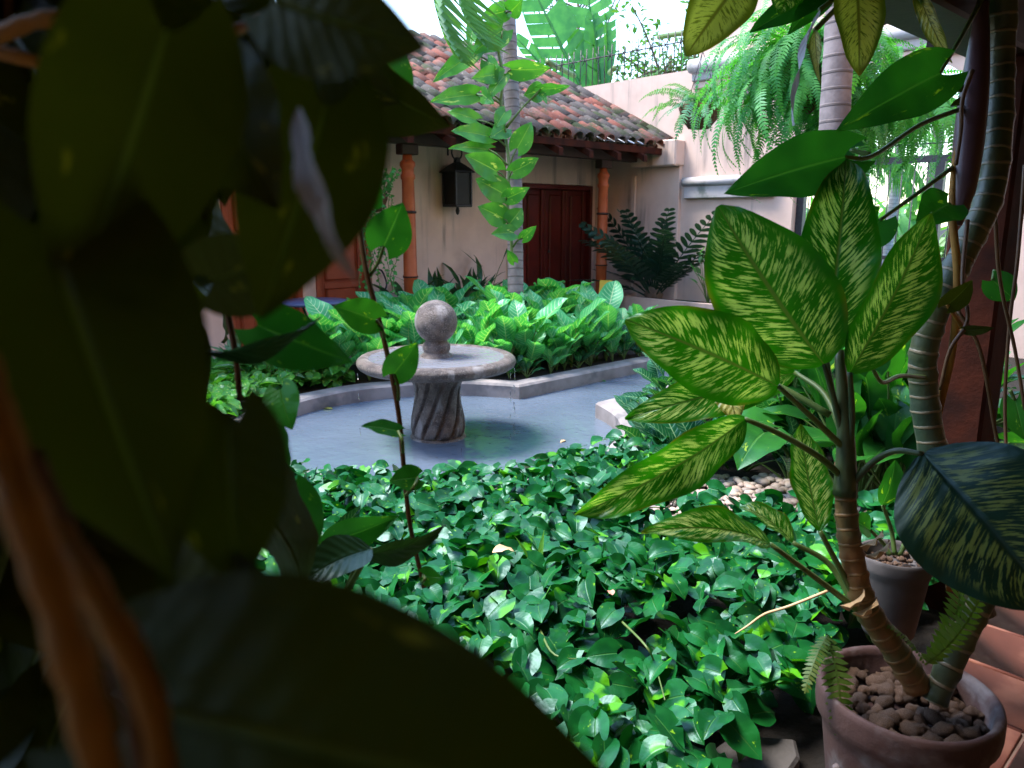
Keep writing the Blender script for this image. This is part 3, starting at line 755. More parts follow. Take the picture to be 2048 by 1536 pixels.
for a in (-.35, -.1, .12, .2, -1.2, 2.0, 3.4):
    x, y = .604 * math.cos(a), .604 * math.sin(a); r0 = random.Random(a)
    for k in range(4):
        z1 = zb - .04 - .15 * k - r0.uniform(0, .05); MB().add(*tube([(x, y, z1), (x + .002, y, z1 - r0.uniform(.03, .09))], [.0025, .0012], 4)).build('water_drip', M['drop'], bo)
print('setting done')

# ================================================================== plants
def clump_variants(tagname, blade, stem, nvar, Lr, Wr, pet, elev, kind='oval', fold=.3, droop=(.4, .9), wave=.02, nl=8, nw=4, pr=.007, seed=0):
    """leaf meshes: stalk rising from the origin and a blade at its end (outwards +X)"""
    out = []; r = random.Random(seed)
    for k in range(nvar):
        L, W, p, e = r.uniform(*Lr), r.uniform(*Wr), r.uniform(*pet), R(r.uniform(*elev))
        st = []; x = z = 0
        for i in range(6):
            st.append((x, 0, z)); a = e + R(14) * (1 - i / 5) - R(8) * i / 5
            x += p / 5 * math.cos(a); z += p / 5 * math.sin(a)
        base = st[-1]; be = e * .95 - R(r.uniform(-4, 34))
        b = MB(); b.add(*tube(st, lerp_list([pr * 1.5, pr * .7], 6), 5, False), mat=1)
        b.add(*leaf_arr(L, W, kind, fold, r.uniform(*droop), wave, nl, nw, seed * 31 + k),
              M=Matrix.Translation(base) @ Matrix.Rotation(-be, 4, 'Y') @ Matrix.Rotation(R(r.uniform(-25, 25)), 4, 'X'))
        out.append(b.mesh('leaf', [M[blade], M[stem]]))
    return out
def clump(name, loc, variants, nleaf, rr, label, cat, group, size=1.0, tilt=0, arc=6.283, a0=None):
    o = empty(name, loc, 0, label, cat, group)
    a0 = rr.uniform(0, 6.28) if a0 is None else a0
    for k in range(nleaf):
        az = a0 + arc * (k / nleaf) + rr.uniform(-.35, .35)
        s = size * rr.uniform(.8, 1.15)
        Mx = Matrix.Rotation(az, 4, 'Z') @ Matrix.Rotation(R(rr.uniform(-10, 10)), 4, 'Y') @ Matrix.Rotation(R(rr.uniform(-12, 12)), 4, 'X') @ Matrix.Scale(s, 4)
        link('leaf', variants[rr.randrange(len(variants))], o, Mx)
    return o

bedv = clump_variants('bed', 'bed', 'greenstem', 12, (.32, .46), (.17, .24), (.14, .46), (46, 88), 'oval', .35, (.2, .9), .03, 12, 6, seed=3)
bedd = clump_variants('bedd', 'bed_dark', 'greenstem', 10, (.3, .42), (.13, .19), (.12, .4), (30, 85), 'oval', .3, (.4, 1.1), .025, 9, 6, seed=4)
r5 = random.Random(11); pl = []
tries = 0
TBL = Vector((-2.02, 7.82, 0))
while len(pl) < 66 and tries < 8000:                     # bed behind the fountain
    tries += 1
    a, b = r5.uniform(-.9, 3.6), r5.uniform(.74, 2.55)
    p = PC + D * a + B_ * b
    if inpond(p, .34) or a < -.9 + (b - .7) * .5: continue
    if (p - TBL).length < .6: continue
    if any((p - q).length < .235 for q in pl): continue
    pl.append(p)
for p in pl:
    s = .8 + .2 * min(1, toP(p)[1] / 2)
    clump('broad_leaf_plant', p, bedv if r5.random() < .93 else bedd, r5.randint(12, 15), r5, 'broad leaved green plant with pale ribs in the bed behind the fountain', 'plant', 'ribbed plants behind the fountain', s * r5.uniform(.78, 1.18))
r5b = random.Random(12); low = []; tries = 0
while len(low) < 26 and tries < 6000:                    # low young plants leaning over the kerb
    tries += 1; a, b = r5b.uniform(.2, 3.6), r5b.uniform(.66, 1.1); p = PC + D * a + B_ * b
    if inpond(p, .25) or (not inpond(p, .5)) or any((p - q).length < .17 for q in low): continue
    low.append(p)
for p in low: clump('low_leaf_plant', p, bedd if r5b.random() < .6 else bedv, 9, r5b, 'small dark leafy plant at the kerb of the channel below the ribbed plants', 'plant', 'low plants along the channel kerb', r5b.uniform(.38, .55))
pr_ = []
tries = 0
while len(pr_) < 46 and tries < 8000:                     # bed to the right of the channel
    tries += 1
    p = Vector((r5.uniform(.95, 4.2), r5.uniform(4.35, 8.3), 0))
    a, b = toP(p); ka, kb = toK(p)
    if inpond(p, .42) or b > -.7 and a > .8 and b > 0 or kb < .75: continue
    if p.x > 2.6 and p.y > 6.8: continue
    if any((p - q).length < .27 for q in pr_): continue
    pr_.append(p)
for p in pr_:
    if inpond(p, .42): continue
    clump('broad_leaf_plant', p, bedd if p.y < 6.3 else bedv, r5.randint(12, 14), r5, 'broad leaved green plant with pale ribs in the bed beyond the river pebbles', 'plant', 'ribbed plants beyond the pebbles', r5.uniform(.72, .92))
sv = clump_variants('spot', 'spot', 'greenstem', 6, (.2, .3), (.05, .075), (.2, .35), (25, 75), 'lance', .2, (.3, .8), .01, 7, 4, .004, seed=8)
for i in range(9):
    p = GP(r5.uniform(470, 690), r5.uniform(745, 790)); p.z = 0
    if not inpond(p, .35): clump('speckled_plant', p, sv, 11, r5, 'low plant with narrow silver speckled leaves left of the pond', 'plant', 'speckled plants left of the pond', 1.1)
dv = clump_variants('dark', 'darkleaf', 'greenstem', 6, (.3, .45), (.06, .09), (.3, .5), (55, 88), 'lance', .15, (.5, 1.1), .01, 7, 4, .006, seed=9)
for i, x in enumerate((.3, .75, 1.15, 1.45)):
    clump('dark_lance_plant', HA + D * x + B_ * (.45 - .1 * i % .3) + Vector((0, 0, .05)), dv, 14, r5, 'dark green plant with narrow arching leaves in front of the cream wall', 'plant', 'dark arching plants by the cream wall', 1.25)
clump('shoot_plant', HA + D * 1.55 + B_ * .3 + Vector((0, 0, .3)), clump_variants('sh', 'darkleaf', 'greenstem', 2, (.4, .45), (.07, .08), (.6, .7), (70, 80), 'lance', .15, (.1, .2), 0, 7, 4, .005, seed=2), 2, r5, 'tall single leafed shoot rising above the dark arching plants', 'plant', None, 1.0)

# ---- leaf carpets
def carpet(name, label, spots, mats, meshes_arr, nobj, group=None):
    """spots: list of (matrix, variant), sorted so that the largest in view come first"""
    o = empty(name, spots[0][0].translation * 0, 0, label, 'ground cover', group)
    me = [MB().add(*A).mesh('leaf', mats) for A in meshes_arr]
    rest = MB()
    for q, (Mx, k) in enumerate(spots):
        if q < nobj: link('leaf', me[k], o, Mx)
        else: rest.add(*meshes_arr[k], M=Mx)
    if rest.n: tag(rest.build('leaf_mass', mats, o), kind='stuff')
    return o
def hgt(x, y): return .5 + .5 * mnoise.noise((x * 1.7, y * 1.7, 3.1))
def carpet_spots(n, xr, yr, ok, h0, h1, seed, size, nv, up=.75, lowfrac=.25, hfun=None):
    r = random.Random(seed); S = []
    tries = 0
    while len(S) < n and tries < n * 12:
        tries += 1
        x, y = r.uniform(*xr), r.uniform(*yr)
        if not ok(x, y): continue
        z = h0 + (h1 - h0) * hgt(x, y)
        if hfun: z *= hfun(x, y)
        z *= (1 if r.random() > lowfrac else r.uniform(.2, .7)); z += r.uniform(-.05, .05)
        az = r.uniform(0, 6.283) if r.random() < .45 else r.gauss(-math.pi / 2, .9)
        nrm = Vector((r.gauss(0, .55), r.gauss(-.1, .55), up + r.random() * .4))
        xd = Vector((math.cos(az), math.sin(az), r.uniform(-.75, .15)))
        s = r.uniform(*size)
        Mx = frame((x, y, max(.015, z)), xd, nrm) @ Matrix.Scale(s, 4)
        S.append((Mx, r.randrange(nv)))
    S.sort(key=lambda e: (e[0].translation - CAM).length / e[0].to_scale().x - (30 if (e[0].translation.z > h0 * .8) else 0))
    return S
hearts = [leaf_arr(1, w, 'heart', f, dr, wv, 9, 4, k) for k, (w, f, dr, wv) in enumerate(((.92, .3, .5, .02), (.85, .45, .8, .03), (1.0, .2, .4, .03), (.9, .5, .9, .02), (.95, .1, .7, .04), (.82, .35, .2, .03)))]
def ok_main(x, y):
    p = Vector((x, y, 0)); ka, kb = toK(p)
    if kb < (-.14 if x < .55 else .02): return False
    if inpond(p, .1 if x > -.5 else .22): return False
    if ((x - 1.38) / .86) ** 2 + ((y - 3.98) / .45) ** 2 < 1: return False
    if x > .95 and y > 4.2: return False
    if y > 5.2: return False
    return x < 2.3
def hf_main(x, y):
    a, b = toP((x, y, 0)); e = math.hypot(a, b) - PR
    return .45 + .55 * min(1, max(0, (e - .15) / .9))
S = carpet_spots(7200, (-2.6, 2.3), (.4, 5.2), ok_main, .13, .30, 5, (.066, .122), 6, hfun=hf_main)
# leaves that spill over the kerb stay low
S = [(Mx, k) for Mx, k in S if not (inpond(Mx.translation, .24) and Mx.translation.z < .1)]
def inview(p):
    q = p - CAM; d = q.y * cP - q.z * sP
    if d < .2: return False
    u = q.x / d * FPX + 1024; v = 768 - (q.y * sP + q.z * cP) / d * FPX
    return 560 < u < 1700 and 880 < v < 1560
S.sort(key=lambda e: 0 if inview(e[0].translation) and e[0].translation.z > .12 else 1)
carpet('pothos_ground_cover', 'glossy heart leaved pothos carpet between the pond and the clay pot', S, M['pothos_carpet'], hearts, 300)
def ok_left(x, y):
    p = Vector((x, y, 0)); a, b = toP(p); return not inpond(p, .22) and a < .3 and b < 2.9 and y > 5.6 and x < -1.0
S2 = carpet_spots(1500, (-4.2, -1.0), (5.6, 9.2), ok_left, .1, .22, 6, (.09, .13), 6)
carpet('variegated_ground_cover', 'pale yellow green ground cover along the left back edge of the pond', S2, M['pothos_pale'], hearts, 250)
# creeping stems and grass shoots over the carpet
gs = empty('creeping_stems', (0, 0, 0), 0, 'thin yellow green creeping stems running over the pothos carpet', 'stems')
for U in ([(1230, 1230, .2), (1290, 1290, .26), (1310, 1330, .2), (1330, 1400, .22)],
          [(1080, 1260, .2), (1110, 1310, .22), (1180, 1320, .2)], [(1340, 960, .15), (1345, 1010, .2), (1300, 1015, .2), (1280, 1020, .12)], [(640, 1190, .2), (720, 1180, .24), (740, 1130, .2)]):
    P = spline([GP(*q) for q in U], 5); MB().add(*tube(P, lerp_list([.0045, .002], len(P)), 5)).build('stem', M['greenstem'], gs)
dt = tag(MB().add(*tube(spline([GP(1470, 1268, .24), GP(1495, 1252, .27), GP(1530, 1228, .27), GP(1580, 1212, .3), GP(1660, 1180, .33)], 4), lerp_list([.002, .0045, .005], 17), 6)).build('dry_twig', M['husk'], None), 'pale dry twig lying across the pothos leaves beside the pot', 'twig')
gb = empty('grass_shoot', GP(1075, 1160, .15), 0, 'bright green grass shoot with two upright blades in the pothos carpet', 'grass')
for k, (az, el) in enumerate(((2.7, 62), (1.2, 70), (.2, 40))):
    Mx = Matrix.Rotation(az, 4, 'Z') @ Matrix.Rotation(-R(el), 4, 'Y')
    link('blade', MB().add(*leaf_arr(.2 if k < 2 else .09, .028, 'blade', .4, .3, 0, 6, 2)).mesh('blade', M['grass']), gb, Mx)

# ---- river pebbles
def blob(r, n1=8, n2=5, j=.12):
    V = [(0, 0, 1)]; F = []
    for i in range(1, n2):
        t = math.pi * i / n2
        for k in range(n1):
            a = 2 * math.pi * k / n1; q = 1 + r.uniform(-j, j)
            V.append((math.sin(t) * math.cos(a) * q, math.sin(t) * math.sin(a) * q, math.cos(t) * q))
    V.append((0, 0, -1)); e = len(V) - 1
    for k in range(n1):
        k2 = (k + 1) % n1
        F.append((0, 1 + k, 1 + k2)); F.append((e, e - n1 + k2, e - n1 + k))
        for i in range(n2 - 2): F.append((1 + i * n1 + k, 1 + (i + 1) * n1 + k, 1 + (i + 1) * n1 + k2, 1 + i * n1 + k2))
    return V, F
r6 = random.Random(21)
pebarr = [blob(r6, 7, 4, .1) for _ in range(5)]; peb = [MB().add(*A).mesh('pebble', M['pebble']) for A in pebarr]
pb = empty('pebble_bed', (1.38, 3.98, 0), 0, 'bed of pinkish brown river pebbles between pothos carpet and ribbed plants', 'pebbles')
rest = MB(); PBS = []
while len(PBS) < 950:
    x, y = r6.uniform(-.85, .95), r6.uniform(-.48, .5)
    if (x / .9) ** 2 + (y / .5) ** 2 > 1: continue
    s = r6.uniform(.018, .034)
    Mx = Matrix.Translation((x, y, s * .4 + r6.uniform(0, .03))) @ Matrix.Rotation(r6.uniform(0, 6.28), 4, 'Z') @ Matrix.Rotation(r6.uniform(-.3, .3), 4, 'X') @ Matrix.Diagonal((s * r6.uniform(1, 1.35), s, s * r6.uniform(.5, .75), 1))
    PBS.append((Mx, r6.randrange(5)))
PBS.sort(key=lambda e: -e[0].translation.z)
for q, (Mx, k) in enumerate(PBS):
    if q < 300: link('pebble', peb[k], pb, Mx)
    else: rest.add(*pebarr[k], M=Mx)
tag(rest.build('pebbles', M['pebble'], pb), kind='stuff')

# ---- leaves placed one by one
def view_leaf(parent, mat, base, tip, W, kind='heart', roll=0, fold=.25, droop=.6, wave=.02, seed=1, nl=14, nw=8, twist=0, curl=0, name='leaf'):
    """base/tip: (u, v, distance) ; W: width in photograph pixels at that distance"""
    a, b = PX(*base), PX(*tip); L = (b - a).length; w = W / FPX * (base[2] + tip[2]) / 2
    me = MB().add(*leaf_arr(L, w, kind, fold, droop, wave, nl, nw, seed, twist, curl, True)).mesh('leaf', M[mat])
    X = (b - a).normalized(); N = (CAM - (a + b) / 2); N = (N - X * N.dot(X)).normalized()
    N = Matrix.Rotation(R(roll), 3, X) @ N
    o = link(name, me); Mx = frame(a, X, N)
    if parent: o.parent = parent; Mx = parent.matrix_basis.inverted() @ Mx
    o.matrix_local = Mx; return o
def stalk(parent, pts, r0, r1, m='greenstem', name='petiole', n=7, sub=6, mod=None):
    P = spline([PX(*p) for p in pts], sub); I = parent.matrix_basis.inverted() if parent else Matrix()
    if parent and parent.parent: I = I @ parent.parent.matrix_basis.inverted()
    P = [I @ p for p in P]; rad = lerp_list([r0, r1], len(P))
    if mod: rad = [q * mod(i) for i, q in enumerate(rad)]
    return MB().add(*tube(P, rad, n)).build(name, M[m], parent)

# ---- pot with dieffenbachia
def make_pot(name, c, Rr, Hh, zrim, m, label, stones, seed, carve=True):
    z0 = zrim - Hh; o = empty(name, (c.x, c.y, z0), 0, label, 'plant pot')
    pr = [(0, .0), (Rr * .66, .0), (Rr * .7, .01), (Rr * .9, Hh * .72), (Rr * .925, Hh * .78), (Rr * .99, Hh * .83), (Rr, Hh * .87), (Rr, Hh * .96), (Rr * .985, Hh * .99), (Rr * .955, Hh), (Rr * .9, Hh * .985), (Rr * .875, Hh * .95), (Rr * .86, Hh * .82), (0, Hh * .82)]
    MB().add(*lathe(pr, 48)).build('body', M[m], o)
    r = random.Random(seed); arr = [blob(r, 7, 5, .28) for _ in range(4)]; me = [MB().add(*A).mesh('stone', M['potstone']) for A in arr]
    for k in range(stones):
        q = Rr * .84 * math.sqrt(r.random()); a = r.uniform(0, 6.28); s = Rr * (.03 + .085 * r.random() ** 1.6)
        if r.random() < .06: s *= 1.7
        link('stone', me[k % 4], o, Matrix.Translation((q * math.cos(a), q * math.sin(a), Hh * .83 + s * .4 + r.uniform(0, .015))) @ Matrix.Rotation(r.uniform(0, 6.28), 4, 'Z') @ Matrix.Rotation(r.uniform(-1, 1), 4, 'X') @ Matrix.Diagonal((s * 1.2, s, s * .85, 1)))
    return o
pc = PX(1816, 1378, 1.82)
pot = make_pot('clay_pot', pc, .2, .42, pc.z, 'pot', 'large weathered clay pot with gravel holding the dieffenbachia', 230, 3)
b = MB()      # raised garland on the pot side
for k in range(16):
    a = -2.9 + k * .09; rr_ = .186 - .012 * abs(k - 8) / 8
    b.add(*blob(r6, 5, 4, .2), M=Matrix.Translation((rr_ * math.cos(a), rr_ * math.sin(a), .24 - .06 * math.sin(math.pi * k / 15))) @ Matrix.Scale(.012, 4))
b.build('relief', M['pot'], pot)
MB().add(*lathe([(0, .0), (.19, 0), (.215, .035), (.222, .05), (.21, .052), (.18, .015), (0, .012)], 40)).build('saucer', M['saucer'], pot).location = (0, 0, -.02)
p2 = PX(1792, 1105, 2.5)
pot2 = make_pot('grey_pot', p2, .115, .28, p2.z, 'potgrey', 'pale grey pot with gravel standing behind the clay pot', 70, 5)

df = empty('dieffenbachia', (pc.x, pc.y, pc.z - .05), 0, 'dieffenbachia with large cream speckled leaves growing from the clay pot', 'plant')
def ringmod(i): return 1.0 + (.13 if i % 4 == 0 else 0)
stalk(df, [(1835, 1370, 1.80), (1790, 1300, 1.78), (1730, 1210, 1.76), (1706, 1120, 1.75), (1693, 1030, 1.74), (1690, 925, 1.73)], .031, .022, 'canebrown', 'stem', 14, 9, ringmod)
stalk(df, [(1690, 990, 1.73), (1692, 900, 1.72), (1688, 820, 1.71), (1678, 700, 1.71)], .026, .010, 'darkpetiole', 'stem', 10)
for (bs, tp, W, roll, fold, dr, pet, mt, sd) in (
    ((1556, 772, 1.66), (1250, 640, 1.58), 172, 10, .12, .7, [(1692, 900, 1.72), (1640, 850, 1.69)], 'dieff', 1),
    ((1648, 728, 1.68), (1436, 412, 1.60), 236, -12, .15, .5, [(1690, 890, 1.72), (1668, 800, 1.70)], 'dieff', 2),
    ((1652, 715, 1.74), (1692, 318, 1.82), 150, 6, .2, .5, [(1688, 880, 1.72), (1668, 800, 1.73)], 'dieff', 3),
    ((1700, 745, 1.66), (1862, 425, 1.56), 150, 34, .35, .3, [(1700, 900, 1.71), (1704, 820, 1.69)], 'dieff', 4),
    ((1590, 745, 1.9), (1250, 838, 1.86), 96, 5, .2, .4, [(1690, 880, 1.73), (1650, 790, 1.82)], 'dieff', 5),
    ((1490, 838, 1.66), (1150, 1030, 1.56), 104, -15, .3, 1.0, [(1690, 960, 1.73), (1640, 915, 1.7), (1560, 868, 1.68)], 'dieff', 6),
    ((1540, 1088, 1.68), (1283, 1068, 1.56), 82, 35, .35, .9, [(1722, 1225, 1.76), (1650, 1170, 1.73)], 'dieff', 7),
    ((1640, 1062, 1.72), (1600, 848, 1.80), 84, 25, .3, -.3, [(1712, 1200, 1.76), (1676, 1130, 1.74)], 'dieff', 8),
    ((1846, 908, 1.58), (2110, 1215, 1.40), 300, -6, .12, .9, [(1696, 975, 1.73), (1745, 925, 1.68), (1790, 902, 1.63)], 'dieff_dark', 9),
    ((1585, 1085, 1.8), (1478, 1012, 1.86), 60, 50, .4, .8, [(1718, 1230, 1.77), (1660, 1130, 1.8)], 'dieff', 10),
    ((1448, 752, 1.86), (1474, 842, 1.8), 62, 0, .2, .5, [(1660, 830, 1.75), (1540, 765, 1.82)], 'dieff_yellow', 11),
):
    lf = view_leaf(df, mt, bs, tp, W, 'oval', roll, fold, dr, .028, sd, 18, 10)
    stalk(lf, pet + [bs], .0085, .0055, 'darkpetiole' if sd in (2, 3, 4, 9) else 'greenstem')
for k, (u, v) in enumerate(((1725, 1080), (1740, 1100), (1690, 1200), (1715, 1215))):
    view_leaf(df, 'husk', (u - 10, v + 10, 1.74), (u + 40, v - 20, 1.72), 30, 'blade', 60, .6, 1.0, .08, k, 6, 4, .8, name='husk')
# second, darker cane in the same pot
c2 = empty('dark_cane', (pc.x + .04, pc.y, pc.z - .05), 0, 'short dark ringed cane leaning right out of the clay pot', 'plant')
stalk(c2, [(1868, 1400, 1.78), (1915, 1300, 1.76), (1960, 1210, 1.74), (2010, 1130, 1.72), (2060, 1060, 1.7)], .028, .025, 'cane', 'stem', 12, 7, ringmod)

# small ferns round the pot
def frond_arr(L, W, n=22, droop=1.4, r=None, lift=.5, pw=.5, ruff=.2):
    """fern frond from the origin along +X, arching over"""
    r = r or random.Random(1); V = []; F = []; UV = []; x = z = 0; ds = L / n; pts = []
    for i in range(n + 1):
        t = i / n; th = lift - droop * t ** 1.1; pts.append((x, z, th)); x += ds * math.cos(th); z += ds * math.sin(th)
    def quad(p): 
        k = len(V); V.extend(p); F.append(tuple(range(k, k + len(p)))); UV.extend([(.3, .3)] * len(p))
    for i in range(n):
        (x0, z0, t0), (x1, z1, t1) = pts[i], pts[i + 1]; wd = .0022
        quad([(x0, -wd, z0), (x1, -wd, z1), (x1, wd, z1), (x0, wd, z0)])
    for i in range(1, n + 1):
        x0, z0, th = pts[i]; t = i / n
        w = W / 2 * (math.sin(math.pi * min(1, t * .9 + .1)) ** .55) * r.uniform(.8, 1.05)
        for s in (-1, 1):
            hw = ds * pw; sl = .28 * w; dz = -r.uniform(.0, ruff) * w
            e1 = (math.cos(th), math.sin(th))
            def pt(al, ac, dd): return (x0 + e1[0] * al, s * ac, z0 + e1[1] * al + dd)
            quad([pt(-hw, 0, 0), pt(hw, 0, 0), pt(sl * .6 + hw, w * .55, .5 * dz + .002), pt(sl + hw * .2, w, dz), pt(sl * .5 - hw, w * .55, .5 * dz)])
    return V, F, UV
fv = random.Random(31)
def fern(name, loc, fr, placements, label, group=None, stemless=True, cat='fern'):
    o = empty(name, loc, 0, label, cat, group)
    for k, Mx in placements: link('frond', fr[k], o, Mx)
    return o
dk = [MB().add(*frond_arr(.24, .07, 17, 1.1, fv, .6, .38, .5)).mesh('frond', M['fern_dark']) for _ in range(3)]
q = PX(1850, 1330, 1.72)
fern('pot_fern', q, dk, [(0, Matrix.Rotation(R(50), 4, 'Z') @ Matrix.Rotation(R(-38), 4, 'Y') @ Matrix.Rotation(R(50), 4, 'X')), (1, Matrix.Rotation(R(20), 4, 'Z') @ Matrix.Rotation(R(-55), 4, 'Y') @ Matrix.Rotation(R(65), 4, 'X')), (2, Matrix.Rotation(R(150), 4, 'Z') @ Matrix.Rotation(R(-30), 4, 'Y') @ Matrix.Scale(.6, 4))], 'small yellow green fern sprouting between the canes in the clay pot')
q = PX(1655, 1270, 1.85)
fern('floor_fern', q, dk, [(0, Matrix.Rotation(R(-80), 4, 'Z') @ Matrix.Rotation(R(70), 4, 'Y') @ Matrix.Rotation(R(15), 4, 'X') @ Matrix.Scale(1.05, 4)), (1, Matrix.Rotation(R(-130), 4, 'Z') @ Matrix.Rotation(R(40), 4, 'Y') @ Matrix.Scale(.7, 4))], 'small fern frond hanging between the pot and the pothos leaves')

# ---- palm with climbing pothos
def palm_frond_arr(L, nl=26, ll=.5, droop=1.6, lift=.9, hang=.5, w=.035, r=None):
    r = r or random.Random(3); V = []; F = []; UV = []; x = z = 0; n = nl; ds = L / n; pts = []
    for i in range(n + 1):
        t = i / n; th = lift - droop * t; pts.append((x, z, th)); x += ds * math.cos(th); z += ds * math.sin(th)
    def poly(p): k = len(V); V.extend(p); F.append(tuple(range(k, k + len(p)))); UV.extend([(.4, .35)] * len(p))
    for i in range(n):
        (x0, z0, _), (x1, z1, _) = pts[i], pts[i + 1]; q = .018 * (1 - i / n) + .004
        poly([(x0, -q, z0), (x1, -q, z1), (x1, q, z1), (x0, q, z0)]); poly([(x0, 0, z0 - q), (x1, 0, z1 - q), (x1, 0, z1 + q), (x0, 0, z0 + q)])
    for i in range(3, n + 1):
        x0, z0, th = pts[i]; t = i / n; l = ll * math.sin(math.pi * min(1, .25 + .75 * t)) ** .6 * r.uniform(.85, 1.1) + .1 * ll
        for s in (-1, 1):
            out = r.uniform(.55, .8); dn = hang * r.uniform(.7, 1.2)
            fx = math.cos(th) * .45 * l; fz = math.sin(th) * .3 * l
            m_ = (x0 + fx * .5, s * l * out * .5, z0 + fz * .5 - dn * l * .12); e_ = (x0 + fx, s * l * out * (1 - .35 * hang), z0 + fz - dn * l * .75)
            ww = w * r.uniform(.8, 1.2)
            poly([(x0 - ww * .3, 0, z0), (x0 + ww * .3, 0, z0), (m_[0] + ww * .6, m_[1], m_[2]), (m_[0] - ww * .6, m_[1], m_[2] - .3 * ww)])
            poly([(m_[0] - ww * .6, m_[1], m_[2] - .3 * ww), (m_[0] + ww * .6, m_[1], m_[2]), e_])
    return V, F, UV
rp = random.Random(17)
def palm(name, base, top, r0, r1, label, nf, frond, spread, group=None, dirs=None):
    o = empty(name, base, 0, label, 'palm tree', group); T = Vector(top) - Vector(base)
    P = [T * (i / 40) + Vector((.05 * math.sin(i / 40 * 3), 0, 0)) for i in range(41)]
    MB().add(*tube(P, [ (r0 + (r1 - r0) * i / 40) * (1.035 if i % 2 else 1) * (1 + .25 * max(0, 1 - i / 3)) for i in range(41)], 18)).build('trunk', M['palm'], o)
    for k in range(nf):
        az = dirs[k] if dirs else k / nf * 6.283 + rp.uniform(-.3, .3)
        link('frond', frond[k % len(frond)], o, Matrix.Translation(T) @ Matrix.Rotation(az, 4, 'Z') @ Matrix.Rotation(R(rp.uniform(-spread, spread)), 4, 'Y'))
    return o
pf = [MB().add(*palm_frond_arr(2.3, 26, .75, 2.0, .75, 1.1, .045, rp)).mesh('frond', M['palmleaf']) for _ in range(3)]
pbase = PX(1032, 640, 8.75); pbase.z = 0; ptop = PX(1001, -130, 8.75)
palm('palm_tree', pbase, (ptop.x, ptop.y + .1, 5.2), .092, .08, 'ringed grey palm trunk wrapped in pothos in front of the house', 6, pf, 6, dirs=[R(186), R(100), R(55), R(10), R(-40), R(140)])
pt_ = [o for o in bpy.data.objects if o.name.startswith('palm_tree')][0]
for az_, ty_, sc_ in ((188, 62, .95), (172, 70, .85)): link('frond', pf[1], pt_, Matrix.Translation((-.08, -.1, 4.95)) @ Matrix.Rotation(R(az_), 4, 'Z') @ Matrix.Rotation(R(ty_), 4, 'Y') @ Matrix.Scale(sc_, 4))
def c1(x, y): return 640 + x / 2.695, y / 2.695
pv = empty('climbing_pothos', pbase, 0, 'pale variegated pothos climbing the ringed palm trunk', 'climbing plant')
stalk(pv, [(*c1(1035, 1420), 8.6), (*c1(1030, 1250), 8.6), (*c1(1010, 1080), 8.58), (*c1(1020, 900), 8.58), (*c1(1000, 740), 8.56), (*c1(975, 560), 8.56), (*c1(985, 400), 8.56), (*c1(960, 250), 8.56), (*c1(985, 80), 8.58), (*c1(990, -60), 8.6)], .018, .022, 'greenstem', 'stem')
for k, (bs, tp, W, st, rl) in enumerate((
    ((1000, 60), (860, 100), 90, (985, 90), 10), ((985, 160), (825, 290), 135, (975, 240), 25), ((830, 290), (605, 445), 85, (970, 380), 30), ((830, 130), (800, 270), 62, (960, 220), 0),
    ((852, 215), (892, 112), 85, (960, 270), -20), ((1030, 375), (1245, 365), 95, (1000, 420), 35), ((840, 510), (590, 552), 95, (975, 560), 45), ((965, 400), (815, 425), 85, (980, 460), 20),
    ((992, 410), (898, 545), 66, (990, 470), 30), ((1188, 490), (1098, 512), 90, (1000, 690), -10), ((1190, 480), (1350, 462), 55, (1005, 690), 40), ((1190, 490), (1225, 562), 34, (1005, 680), 0),
    ((842, 645), (685, 600), 70, (990, 710), 50), ((912, 735), (705, 705), 88, (1005, 790), 48), ((908, 805), (690, 800), 60, (1010, 890), 55), ((1062, 800), (1140, 655), 100, (1020, 900), 10),
    ((1000, 600), (945, 690), 72, (985, 590), 20), ((1000, 690), (915, 745), 90, (1000, 740), 10), ((955, 925), (778, 835), 118, (1010, 980), 25), ((1040, 925), (1178, 850), 84, (1020, 960), 25), ((992, 1045), (838, 965), 118, (1010, 1090), 20),
    ((1010, 1068), (1130, 1010), 78, (1015, 1100), 15), ((985, 1175), (850, 1112), 108, (1025, 1230), 20), ((1022, 1205), (1090, 1120), 92, (1025, 1250), 5), ((1045, 1255), (922, 1262), 76, (1030, 1290), 30),
    ((1092, 1285), (1168, 1215), 56, (1040, 1330), 10), ((1048, 1412), (1008, 1345), 45, (1035, 1420), 0), ((900, 330), (960, 440), 80, (975, 400), 10), ((870, 500), (940, 560), 70, (975, 540), 30), ((1030, 60), (1090, 0), 90, (985, 100), 0))):
    d = 8.5 + .05 * math.sin(k * 2.3)
    lf = view_leaf(pv, 'pothos_pale', (*c1(*bs), d), (*c1(*tp), d - .12 + .1 * math.sin(k * 1.7)), W / 2.695 * 1.22, 'heart', rl * .5, .2, .5, .03, k, 9, 6)
    stalk(lf, [(*c1(*st), 8.56), (*c1(*((st[0] + bs[0]) / 2, (st[1] + bs[1]) / 2 - 12)), 8.5), (*c1(*bs), d)], .012, .008, 'greenstem')

